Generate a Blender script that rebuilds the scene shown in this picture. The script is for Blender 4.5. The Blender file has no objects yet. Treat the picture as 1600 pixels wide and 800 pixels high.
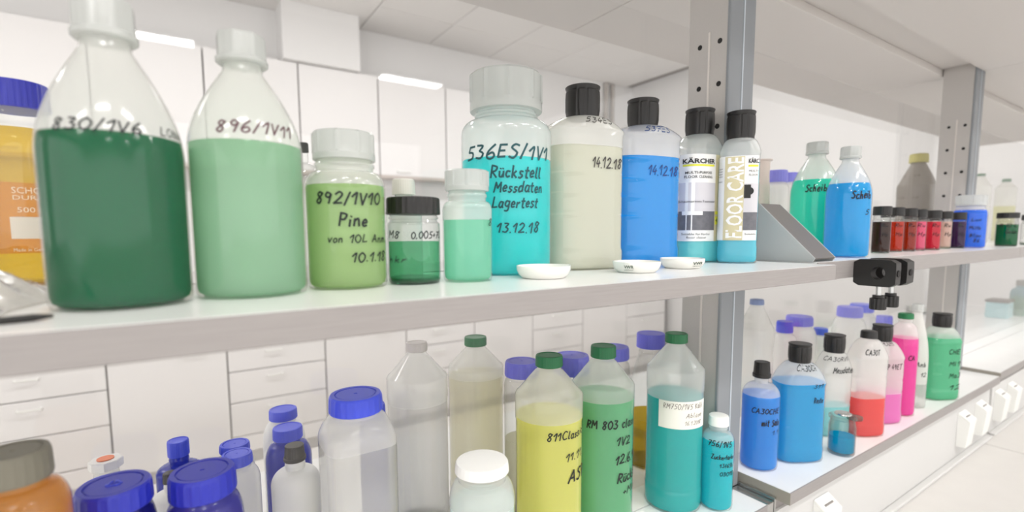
import bpy, math, random
from mathutils import Vector, Matrix
random.seed(7)
SC = bpy.context.scene
COL = SC.collection
PI = math.pi
CAMZ = 1.53
U = 0.34

# ------------------------------------------------------------------ camera
cam_d = bpy.data.cameras.new('camera')
cam = bpy.data.objects.new('camera', cam_d)
COL.objects.link(cam)
yaw, pit, rol, FPX = 0.583, -0.0929, -0.0049, 773.3
fwd = Vector((math.sin(yaw)*math.cos(pit), math.cos(yaw)*math.cos(pit), math.sin(pit)))
rt = Vector((math.cos(yaw), -math.sin(yaw), 0))
up = rt.cross(fwd)
r2 = rt*math.cos(rol) + up*math.sin(rol)
u2 = -rt*math.sin(rol) + up*math.cos(rol)
M = Matrix(((r2.x, u2.x, -fwd.x, 0), (r2.y, u2.y, -fwd.y, 0), (r2.z, u2.z, -fwd.z, CAMZ), (0, 0, 0, 1)))
cam.matrix_world = M
cam_d.sensor_width = 36.0
cam_d.lens = FPX/1600*36
cam_d.shift_y = 35.12/1600
cam_d.clip_start = 0.02
cam_d.dof.use_dof = True
cam_d.dof.focus_distance = 0.66
cam_d.dof.aperture_fstop = 3.6
SC.camera = cam

# ------------------------------------------------------------------ light
world = bpy.data.worlds.new('world'); SC.world = world
world.use_nodes = True
bg = world.node_tree.nodes['Background']
bg.inputs[0].default_value = (1.0, 0.99, 0.985, 1)
bg.inputs[1].default_value = 1.95
SC.view_settings.view_transform = 'Standard'
SC.view_settings.look = 'None'
SC.view_settings.gamma = 1.0
SC.view_settings.use_curve_mapping = False
SC.view_settings.exposure = 0.04
LAMP_STRENGTH = 38.0

# ------------------------------------------------------------------ materials
def lin(c):
    return tuple((x/255/12.92 if x/255 <= .04045 else ((x/255+.055)/1.055)**2.4) for x in c)
MATS = {}
def newmat(name):
    m = bpy.data.materials.new(name); m.use_nodes = True
    nt = m.node_tree
    for n in list(nt.nodes): nt.nodes.remove(n)
    out = nt.nodes.new('ShaderNodeOutputMaterial')
    return m, nt, out
def mat(name, rgb, rough=.5, metal=0, spec=.5, bump=0, bscale=60, stretch=None, var=0, emit=0):
    if name in MATS: return MATS[name]
    m, nt, out = newmat(name)
    p = nt.nodes.new('ShaderNodeBsdfPrincipled')
    c = lin(rgb)+(1,)
    p.inputs['Base Color'].default_value = c
    p.inputs['Roughness'].default_value = rough
    p.inputs['Metallic'].default_value = metal
    p.inputs['Specular IOR Level'].default_value = spec
    if emit:
        p.inputs['Emission Color'].default_value = c
        p.inputs['Emission Strength'].default_value = emit
    if bump or var:
        tc = nt.nodes.new('ShaderNodeTexCoord'); mp = nt.nodes.new('ShaderNodeMapping')
        nz = nt.nodes.new('ShaderNodeTexNoise'); nz.inputs['Scale'].default_value = bscale
        nz.inputs['Detail'].default_value = 4
        if stretch: mp.inputs['Scale'].default_value = stretch
        nt.links.new(tc.outputs['Object'], mp.inputs[0]); nt.links.new(mp.outputs[0], nz.inputs['Vector'])
        if var:
            rp = nt.nodes.new('ShaderNodeValToRGB')
            rp.color_ramp.elements[0].position = .3; rp.color_ramp.elements[1].position = .7
            rp.color_ramp.elements[0].color = tuple(x*(1-var) for x in c[:3])+(1,)
            rp.color_ramp.elements[1].color = tuple(min(1, x*(1+var)) for x in c[:3])+(1,)
            nt.links.new(nz.outputs[0], rp.inputs[0]); nt.links.new(rp.outputs[0], p.inputs['Base Color'])
        if bump:
            b = nt.nodes.new('ShaderNodeBump'); b.inputs['Strength'].default_value = bump
            b.inputs['Distance'].default_value = .002
            nt.links.new(nz.outputs[0], b.inputs['Height']); nt.links.new(b.outputs[0], p.inputs['Normal'])
    nt.links.new(p.outputs[0], out.inputs[0])
    MATS[name] = m
    return m
def schlick(nt, f0, mul=1.0):
    """reflectance of a thin sheet, the same from both sides"""
    N = nt.nodes.new; L = nt.links.new
    lw = N('ShaderNodeLayerWeight'); lw.inputs[0].default_value = .5
    pw = N('ShaderNodeMath'); pw.operation = 'POWER'; pw.inputs[1].default_value = 5
    ml = N('ShaderNodeMath'); ml.operation = 'MULTIPLY_ADD'; ml.inputs[1].default_value = (1-f0)*mul; ml.inputs[2].default_value = f0*mul
    ml.use_clamp = True
    L(lw.outputs['Facing'], pw.inputs[0]); L(pw.outputs[0], ml.inputs[0])
    return ml.outputs[0]
def layered(name, rgb, trans, transl, diff, gloss=.06, rough=.2, tcol=None):
    """milky plastic or tinted liquid: see-through + light-scattering + surface sheen"""
    if name in MATS: return MATS[name]
    m, nt, out = newmat(name)
    N = nt.nodes.new; L = nt.links.new
    c = lin(rgb)+(1,)
    t = N('ShaderNodeBsdfTransparent'); t.inputs[0].default_value = (lin(tcol)+(1,)) if tcol else c
    tl = N('ShaderNodeBsdfTranslucent'); tl.inputs[0].default_value = c
    df = N('ShaderNodeBsdfDiffuse'); df.inputs[0].default_value = c
    gl = N('ShaderNodeBsdfGlossy'); gl.inputs['Roughness'].default_value = rough
    m1 = N('ShaderNodeMixShader'); m1.inputs[0].default_value = diff/max(1e-4, diff+transl)
    L(tl.outputs[0], m1.inputs[1]); L(df.outputs[0], m1.inputs[2])
    m2 = N('ShaderNodeMixShader'); m2.inputs[0].default_value = trans
    L(m1.outputs[0], m2.inputs[1]); L(t.outputs[0], m2.inputs[2])
    m3 = N('ShaderNodeMixShader')
    L(schlick(nt, .04, gloss/.06), m3.inputs[0])
    L(m2.outputs[0], m3.inputs[1]); L(gl.outputs[0], m3.inputs[2])
    L(m3.outputs[0], out.inputs[0])
    MATS[name] = m
    return m
def glassy(name, rgb=(250, 253, 251), ior=1.5, edge=.25, rough=.0, mul=1.0):
    """thin clear glass: transparent with a Fresnel reflection, darker towards its rim"""
    if name in MATS: return MATS[name]
    m, nt, out = newmat(name)
    N = nt.nodes.new; L = nt.links.new
    t = N('ShaderNodeBsdfTransparent')
    lw = N('ShaderNodeLayerWeight'); lw.inputs[0].default_value = .25
    mx = N('ShaderNodeMix'); mx.data_type = 'RGBA'
    mx.inputs['A'].default_value = lin(rgb)+(1,)
    mx.inputs['B'].default_value = tuple(x*(1-edge) for x in lin(rgb))+(1,)
    L(lw.outputs['Facing'], mx.inputs['Factor']); L(mx.outputs['Result'], t.inputs[0])
    gl = N('ShaderNodeBsdfGlossy'); gl.inputs['Roughness'].default_value = rough
    ms = N('ShaderNodeMixShader')
    L(schlick(nt, .04, mul), ms.inputs[0])
    L(t.outputs[0], ms.inputs[1]); L(gl.outputs[0], ms.inputs[2]); L(ms.outputs[0], out.inputs[0])
    MATS[name] = m
    return m

PE = layered('milky_polyethylene', (250, 250, 247), .42, .30, .28, .06, .18)
PE_THIN = layered('clear_polyethylene', (250, 250, 248), .54, .24, .22, .07, .12)
PE_WET = layered('wetted_polyethylene', (250, 250, 248), .97, .01, .02, .06, .12)
PE_CAP = layered('milky_cap', (226, 228, 226), .18, .40, .42, .06, .25)
GLASS = glassy('clear_glass', (252, 253, 252), 1.5, .35)
PANE = glassy('shelf_pane_glass', (254, 254, 254), 1.5, .0, .0, .65)
INK = mat('marker_ink', (22, 28, 30), .6)
INK_BROWN = mat('faded_marker_ink', (92, 66, 72), .7)
INK_PEN = mat('pen_ink', (120, 110, 105), .7)
PRINT = mat('black_print', (30, 30, 30), .6)
PRINT_WHITE = mat('white_print', (232, 222, 205), .6)
PRINT_GREEN = mat('green_print', (62, 82, 62), .6)
BLACKP = mat('black_plastic', (24, 22, 21), .42)
BLUEP = mat('blue_plastic', (66, 84, 226), .35)
BLUED = mat('dark_blue_plastic', (46, 54, 190), .35)
BLUEBODY = layered('blue_body_plastic', (60, 78, 205), .12, .45, .43, .08, .25)
VIOLETP = mat('violet_blue_plastic', (106, 106, 224), .4)
GREENP = mat('green_cap_plastic', (0, 104, 56), .38)
WHITEP = mat('white_plastic', (238, 238, 234), .38)
GREYP = mat('grey_lid_plastic', (128, 124, 110), .5)
SLATEP = mat('slate_blue_plastic', (106, 130, 180), .45)
YELLOWP = mat('yellow_cap_plastic', (208, 200, 120), .5)
ORANGEP = mat('orange_disc', (238, 140, 96), .5)
ALU = mat('anodised_aluminium', (160, 160, 160), .38, .35, var=.03, bscale=400)
ALU_FRONT = mat('aluminium_edge', (136, 140, 144), .45, .1)
POST = mat('post_powder_coat', (186, 182, 178), .5, .1, var=.04, bscale=900)
EDGE = mat('shelf_edge_band', (152, 147, 145), .45, .1, var=.05, bscale=60, stretch=(.35, 1, 9), bump=.08)
WORKT = mat('worktop_laminate', (216, 213, 209), .4, var=.012, bscale=20)
TOPM = mat('white_laminate', (243, 243, 242), .25, var=.012, bscale=20)
CANOPY = mat('canopy_laminate', (214, 210, 207), .6)
WHITE = mat('white_paint', (232, 231, 230), .6)
CEIL = mat('ceiling_paint', (234, 232, 230), .8)
CABM = mat('cabinet_laminate', (234, 232, 231), .42)
GAPM = mat('shadow_gap_grey', (150, 145, 142), .7)
PORC = mat('white_porcelain', (240, 238, 232), .12)
METAL = mat('brushed_steel', (190, 190, 188), .25, .9)
HOLEM = mat('hole_dark', (30, 28, 28), .8)

# ------------------------------------------------------------------ mesh tools
class MB:
    def __init__(s): s.v = []; s.f = []; s.m = []; s.mi = 0
    def add(s, vs, fs):
        b = len(s.v); s.v += [tuple(p) for p in vs]
        for f in fs: s.f.append(tuple(b+i for i in f)); s.m.append(s.mi)
    def box(s, x0, x1, y0, y1, z0, z1, bev=0):
        if bev <= 0:
            v = [(x, y, z) for z in (z0, z1) for y in (y0, y1) for x in (x0, x1)]
            s.add(v, [(0, 2, 3, 1), (4, 5, 7, 6), (0, 1, 5, 4), (2, 6, 7, 3), (0, 4, 6, 2), (1, 3, 7, 5)])
        else:
            b = bev
            def ring(z, i):
                return [(x0+i, y0+b, z), (x0+b, y0+i, z), (x1-b, y0+i, z), (x1-i, y0+b, z), (x1-i, y1-b, z), (x1-b, y1-i, z), (x0+b, y1-i, z), (x0+i, y1-b, z)]
            rs = [[(x0+b+(0), y0+b, z0)]*0, ]
            rings = [ring(z0, b*.999), ring(z0+b, 0), ring(z1-b, 0), ring(z1, b*.999)]
            v = [p for r in rings for p in r]; f = []
            for k in range(3):
                for i in range(8):
                    j = (i+1) % 8; f.append((k*8+i, k*8+j, k*8+8+j, k*8+8+i))
            f.append(tuple(range(7, -1, -1))); f.append(tuple(range(24, 32)))
            s.add(v, f)
    def rings(s, rings, cap0=True, cap1=True):
        n = len(rings[0]); v = [p for r in rings for p in r]; f = []
        for k in range(len(rings)-1):
            for i in range(n):
                j = (i+1) % n; f.append((k*n+i, k*n+j, (k+1)*n+j, (k+1)*n+i))
        if cap0: f.append(tuple(range(n-1, -1, -1)))
        if cap1: f.append(tuple(range((len(rings)-1)*n, len(rings)*n)))
        s.add(v, f)
    def lathe(s, prof, seg=40, c=(0, 0), fn=None, cap0=True, cap1=True, sec=None):
        """prof: (r, z) list; fn(theta, k) radial factor; sec = (n, rot, asp)"""
        rs = []
        for k, (r, z) in enumerate(prof):
            ring = []
            for i in range(seg):
                t = 2*PI*i/seg
                q = fn(t, k) if fn else 1
                if sec: x, y = section(t, sec)
                else: x, y = math.cos(t), math.sin(t)
                ring.append((c[0]+x*r*q, c[1]+y*r*q, z))
            rs.append(ring)
        s.rings(rs, cap0, cap1)
    def cyl(s, p0, p1, r, seg=14, r1=None):
        p0 = Vector(p0); p1 = Vector(p1); d = (p1-p0).normalized()
        a = d.orthogonal().normalized(); b = d.cross(a)
        if r1 is None: r1 = r
        s.rings([[tuple(p+(a*math.cos(2*PI*i/seg)+b*math.sin(2*PI*i/seg))*q) for i in range(seg)] for p, q in ((p0, r), (p1, r1))])
    def build(s, name, m, parent=None, smooth=True, angle=.6, loc=None):
        me = bpy.data.meshes.new(name)
        me.from_pydata(s.v, [], s.f)
        ms = m if isinstance(m, (list, tuple)) else [m]
        for q in ms: me.materials.append(q)
        for p, i in zip(me.polygons, s.m): p.material_index = i
        me.update()
        if smooth:
            me.polygons.foreach_set('use_smooth', [True]*len(me.polygons))
            me.set_sharp_from_angle(angle=angle)
        o = bpy.data.objects.new(name, me); COL.objects.link(o)
        if parent: o.parent = parent
        if loc: o.location = loc
        return o
def section(t, sec):
    """point of a rounded-rectangle section at polar parameter t (world angle)"""
    n, rot, asp = sec
    a = t-rot
    c, q = math.cos(a), math.sin(a)
    r = (abs(c)**n+abs(q/asp)**n)**(-1/n)
    return math.cos(t)*r, math.sin(t)*r
def empty(name, loc, rz=0):
    o = bpy.data.objects.new(name, None); COL.objects.link(o)
    o.location = loc; o.rotation_euler = (0, 0, rz); o.empty_display_size = .02
    return o
def tag(o, label, cat, group=None):
    o['label'] = label; o['category'] = cat
    if group: o['group'] = group
    return o
def struct(o): o['kind'] = 'structure'; return o
def box(name, m, x0, x1, y0, y1, z0, z1, bev=0, parent=None):
    b = MB(); cx, cy = (x0+x1)/2, (y0+y1)/2
    if parent:
        px, py, pz = parent.location; b.box(x0-px, x1-px, y0-py, y1-py, z0-pz, z1-pz, bev); return b.build(name, m, parent, smooth=False)
    b.box(x0-cx, x1-cx, y0-cy, y1-cy, 0, z1-z0, bev)
    return b.build(name, m, None, smooth=False, loc=(cx, cy, z0))
# measured bottle dimensions in metres: axis x, y, base z0, radius r, cap rc, heights above the base
SPEC = {
  'schott_left': dict(x=-0.1303, y=0.68, r=0.0332, z0=1.4807, rc=0.026, zt=0.1955, zc=0.1693, zs=0.138, zl=0.1507, rn=0.0224),
  'b830': dict(x=-0.0371, y=0.4414, r=0.0409, z0=1.4807, rc=0.018, zt=0.205, zc=0.1789, zs=0.1047, zl=0.1141, rn=0.0143),
  'b892_11': dict(x=0.0458, y=0.4551, r=0.0409, z0=1.4807, rc=0.0181, zt=0.204, zc=0.1812, zs=0.1158, zl=0.1181, rn=0.0143),
  'b892_10': dict(x=0.1253, y=0.4654, r=0.0351, z0=1.4807, rc=0.028, zt=0.1394, zc=0.1143, zs=0.0868, zl=0.0915, rn=0.0248),
  'jar_black': dict(x=0.1884, y=0.4605, r=0.0254, z0=1.4807, rc=0.0261, zt=0.0834, zc=0.0669, zs=0.0567, zl=0.0409, rn=0.0234),
  'small_behind': dict(x=0.2022, y=0.5202, r=0.0192, z0=1.4807, rc=0.0126, zt=0.1074, zc=0.0906, zs=0.0729, rn=0.0092),
  'stopper_glass': dict(x=0.103, y=0.527, r=0.0148, z0=1.4807, rc=0.0044, zt=0.1379, zc=0.1287, zs=0.0902),
  'h_small': dict(x=0.2428, y=0.4505, r=0.0252, z0=1.4807, rc=0.0229, zt=0.1119, zc=0.091, zs=0.0711, zl=0.062, rn=0.0191),
  'b536': dict(x=0.3317, y=0.5142, r=0.0543, z0=1.4807, rc=0.0447, zt=0.2369, zc=0.1921, zs=0.1635, zl=0.134, rn=0.0361),
  'k_beige': dict(x=0.4496, y=0.51, r=0.0548, z0=1.4807, rc=0.023, zt=0.2388, zc=0.1999, zs=0.1803, zl=0.159, n=3.2, rot=-0.15, asp=0.68),
  'k_blue': dict(x=0.5794, y=0.5227, r=0.0567, z0=1.4807, rc=0.0231, zt=0.2428, zc=0.205, zs=0.1883, zl=0.1573, n=3.2, rot=-0.15, asp=0.68),
  'k_label1': dict(x=0.697, y=0.51, r=0.0393, z0=1.4807, rc=0.0226, zt=0.2415, zc=0.2027, zs=0.1778, zl=0.1584, n=3, rot=-0.15, asp=0.7),
  'k_label2': dict(x=0.7218, y=0.4547, r=0.0291, z0=1.4807, rc=0.0208, zt=0.2302, zc=0.1909, zs=0.1704, zl=0.1531, n=3, rot=-0.9, asp=0.7),
  'n_green': dict(x=1.0756, y=0.51, r=0.0447, z0=1.4817, rc=0.0199, zt=0.2259, zc=0.201, zs=0.127, zl=0.15, rn=0.0155),
  'o_blue': dict(x=1.0188, y=0.425, r=0.0361, z0=1.4817, rc=0.0165, zt=0.2002, zc=0.1778, zs=0.113, zl=0.1332, rn=0.0131),
  'jar0': dict(x=1.2446, y=0.4523, r=0.017, z0=1.4817, rc=0.017, zt=0.0995, zc=0.0808, zs=0.069),
  'jar1': dict(x=1.3384, y=0.4579, r=0.0143, z0=1.4817, rc=0.0142, zt=0.0999, zc=0.0807, zs=0.0699),
  'jar2': dict(x=1.3995, y=0.4541, r=0.0145, z0=1.4817, rc=0.0145, zt=0.0989, zc=0.0798, zs=0.0704),
  'jar3': dict(x=1.4589, y=0.4533, r=0.0136, z0=1.4817, rc=0.0135, zt=0.0978, zc=0.0788, zs=0.0709),
  'jar4': dict(x=1.5305, y=0.4482, r=0.0156, z0=1.4817, rc=0.0155, zt=0.0967, zc=0.0776, zs=0.0714),
  'jar5': dict(x=1.6544, y=0.46, r=0.0145, z0=1.4817, rc=0.0145, zt=0.0971, zc=0.0774, zs=0.0727),
  'jar6': dict(x=1.738, y=0.4542, r=0.0154, z0=1.4817, rc=0.0154, zt=0.0957, zc=0.0762, zs=0.0733),
  'pe_blue': dict(x=1.8069, y=0.4505, r=0.0363, z0=1.4817, rc=0.0343, zt=0.1435, zc=0.1145, zs=0.0913, zl=0.1025),
  'green_jar': dict(x=2.0431, y=0.4233, r=0.025, z0=1.4817, rc=0.0256, zt=0.0992, zc=0.0824, zs=0.0658, zl=0.0731),
  'clear_jar': dict(x=2.2623, y=0.4117, r=0.0255, z0=1.4817, rc=0.0255, zt=0.0967, zc=0.0786, zs=0.0668),
  'gray_bottle': dict(x=2.034, y=0.646, r=0.0537, z0=1.4817, rc=0.0262, zt=0.2988, zc=0.2702, zs=0.1917, rn=0.0196),
  'ghost1': dict(x=2.6844, y=0.646, r=0.0359, z0=1.4817, rc=0.0151, zt=0.2735, zc=0.2634, zs=0.2214),
  'ghost2': dict(x=3.0486, y=0.646, r=0.0364, z0=1.4817, rc=0.0152, zt=0.2733, zc=0.2594, zs=0.2325, zl=0.1526),
  'purple1': dict(x=1.1517, y=0.6332, r=0.0283, z0=1.4817, rc=0.0242, zt=0.1872, zc=0.16, zs=0.1386),
  'purple2': dict(x=1.3019, y=0.68, r=0.0244, z0=1.4817, rc=0.0201, zt=0.196, zc=0.1721, zs=0.1479),
  'funnel': dict(x=1.0765, y=0.6248, r=0.0165, z0=1.4817, rc=0.019, zt=0.2217, zc=0.2163),
  'dish1': dict(x=0.324, y=0.4289, r=0.0295, z0=1.4807),
  'dish2': dict(x=0.4621, y=0.4226, r=0.029, z0=1.4807),
  'dish3': dict(x=0.5635, y=0.4337, r=0.0292, z0=1.4807),
  'p_blue': dict(x=0.8639, y=0.4855, r=0.0319, z0=1.0999, rc=0.0151, zt=0.1943, zc=0.1661, zs=0.1308, zl=0.1358, rn=0.0114),
  'q_blue': dict(x=0.953, y=0.4643, r=0.0451, z0=1.0999, rc=0.0198, zt=0.2209, zc=0.1876, zs=0.1497, zl=0.1497, n=3.2, rot=-0.5, asp=0.7),
  'r_clear': dict(x=1.1269, y=0.4803, r=0.0401, z0=1.0999, rc=0.0198, zt=0.2141, zc=0.1791, zs=0.1379, zl=0.0641, n=3.2, rot=-0.5, asp=0.6),
  's_jar': dict(x=1.044, y=0.4232, r=0.023, z0=1.0999, rc=0.0255, zt=0.0839, zc=0.0789, zs=0.0606, zl=0.0405),
  't_red': dict(x=1.1819, y=0.4414, r=0.0374, z0=1.0999, rc=0.0153, zt=0.2219, zc=0.2066, zs=0.1684, zl=0.0823, n=3.2, rot=-0.5, asp=0.7),
  'u_pink': dict(x=1.2963, y=0.4562, r=0.0439, z0=1.0999, rc=0.0196, zt=0.2206, zc=0.1861, zs=0.1489, zl=0.0689, n=3.2, rot=-0.5, asp=0.7),
  'v_hot': dict(x=1.3922, y=0.4459, r=0.0276, z0=1.0999, rc=0.0152, zt=0.2385, zc=0.226, zs=0.1617, zl=0.1817, rn=0.0135),
  'w_clear': dict(x=1.475, y=0.4501, r=0.0273, z0=1.0999, rc=0.0121, zt=0.2527, zc=0.2337, zs=0.1181, zl=0.0605),
  'x_green': dict(x=1.6038, y=0.4372, r=0.0439, z0=1.0999, rc=0.0204, zt=0.2193, zc=0.1868, zs=0.1488, zl=0.1595, n=3.2, rot=-0.5, asp=0.7),
  'c_slate': dict(x=1.0936, y=0.6332, r=0.0393, z0=1.0999, rc=0.0152, zt=0.2745, zc=0.2619, zs=0.2045),
  'pu1': dict(x=1.22, y=0.6332, r=0.029, z0=1.0999, rc=0.0186, zt=0.2098, zc=0.1825, zs=0.1566),
  'pu2': dict(x=1.3323, y=0.6545, r=0.0415, z0=1.0999, rc=0.0319, zt=0.2088, zc=0.1847, zs=0.1469),
  'pu3': dict(x=1.4024, y=0.6333, r=0.0261, z0=1.0999, rc=0.0174, zt=0.1722, zc=0.1555, zs=0.1246),
  'pu4': dict(x=1.6408, y=0.663, r=0.0443, z0=1.0999, rc=0.0331, zt=0.2055, zc=0.1758, zs=0.1264),
  'pu5': dict(x=1.896, y=0.731, r=0.0426, z0=1.0999, rc=0.0345, zt=0.1841, zc=0.1578, zs=0.1071),
  'pu6': dict(x=1.8675, y=0.6545, r=0.0297, z0=1.0999, rc=0.0222, zt=0.157, zc=0.1299, zs=0.0803),
  'far_yellow': dict(x=3.4186, y=0.6375, r=0.0394, z0=1.0999, rc=0.0219, zt=0.1855, zc=0.1697, zs=0.1301, zl=0.1178),
  'far_box': dict(x=3.268, y=0.68, r=0.044, z0=1.0999),
  'u_teal': dict(x=0.6631, y=0.5177, r=0.0458, z0=1.0778, rc=0.0179, zt=0.2873, zc=0.2722, zs=0.2297, zl=0.1865, rn=0.0144),
  't_803': dict(x=0.5051, y=0.5229, r=0.0458, z0=1.0778, rc=0.0185, zt=0.2868, zc=0.2696, zs=0.2301, zl=0.213),
  'r_811': dict(x=0.3998, y=0.5168, r=0.0458, z0=1.0778, rc=0.0184, zt=0.2889, zc=0.2737, zs=0.2359, zl=0.2078),
  'q_pale': dict(x=0.3916, y=0.7043, r=0.0458, z0=1.0778, rc=0.0184, zt=0.282, zc=0.2674, zs=0.2318, zl=0.2187),
  'o_gray': dict(x=0.2856, y=0.6976, r=0.0458, z0=1.0778, rc=0.0162, zt=0.2871, zc=0.2736, zs=0.2338, zl=0.1978),
  'v_cyan': dict(x=0.714, y=0.47, r=0.0252, z0=1.0778, rc=0.0159, zt=0.1537, zc=0.1378, zs=0.1079, zl=0.1159),
  'p_white': dict(x=0.2567, y=0.4505, r=0.036, z0=1.0778, rc=0.0295, zt=0.2062, zc=0.1951, zs=0.1598),
  'm_square': dict(x=0.146, y=0.5312, r=0.0369, z0=1.0778, rc=0.0281, zt=0.2792, zc=0.2602, zs=0.2304, n=5, rot=0, asp=1),
  'a_amber': dict(x=-0.1097, y=0.476, r=0.0292, z0=1.0778, rc=0.0208, zt=0.3007, zc=0.2793, zs=0.2549),
  'b_lid': dict(x=-0.0619, y=0.527, r=0.0291, z0=1.0778, rc=0.027, zt=0.2399, zc=0.2207, zs=0.1908),
  'c_lid': dict(x=-0.0838, y=0.663, r=0.0261, z0=1.0778, rc=0.0234, zt=0.1885, zc=0.1824),
  'd_lid': dict(x=0.002, y=0.5312, r=0.0326, z0=1.0778, rc=0.0276, zt=0.2327, zc=0.2105, zs=0.1782),
  'e_stop': dict(x=-0.0916, y=0.731, r=0.0161, z0=1.0778, rc=0.0166, zt=0.1894, zc=0.1831),
  'f_blue': dict(x=-0.02, y=0.7055, r=0.0243, z0=1.0778, rc=0.0114, zt=0.2048, zc=0.1856, zs=0.1659),
  'g_black': dict(x=-0.0267, y=0.6332, r=0.0175, z0=1.0778, rc=0.0073, zt=0.1956, zc=0.1848, zs=0.1686),
  'h1': dict(x=0.0391, y=0.7055, r=0.0221, z0=1.0778, rc=0.0174, zt=0.1859, zc=0.176, zs=0.1494),
  'h2': dict(x=0.0371, y=0.6375, r=0.0233, z0=1.0778, rc=0.0161, zt=0.1992, zc=0.1865, zs=0.1649),
  'j_white': dict(x=0.1057, y=0.765, r=0.0282, z0=1.0778, rc=0.0189, zt=0.1999, zc=0.1855, zs=0.15),
  'k_bluej': dict(x=0.1007, y=0.697, r=0.0288, z0=1.0778, rc=0.0185, zt=0.1968, zc=0.1813, zs=0.1509),
  'l_white': dict(x=0.0968, y=0.6248, r=0.0273, z0=1.0778, rc=0.0124, zt=0.199, zc=0.1802, zs=0.153),
  'n_blue': dict(x=0.2004, y=0.646, r=0.0191, z0=1.0778, rc=0.0158, zt=0.223, zc=0.2071, zs=0.1788),
  's1': dict(x=0.4324, y=0.629, r=0.0279, z0=1.0778, rc=0.0267, zt=0.2514, zc=0.2279, zs=0.2115),
  's2': dict(x=0.5421, y=0.6375, r=0.0318, z0=1.0778, rc=0.0299, zt=0.2435, zc=0.2122, zs=0.192),
  's3': dict(x=0.6411, y=0.6375, r=0.0317, z0=1.0778, rc=0.028, zt=0.245, zc=0.2226, zs=0.1746),
  's4': dict(x=0.7456, y=0.6418, r=0.0463, z0=1.0778, rc=0.0269, zt=0.257, zc=0.229, zs=0.0904, zl=0.095, rn=0.0216),
}
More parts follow.
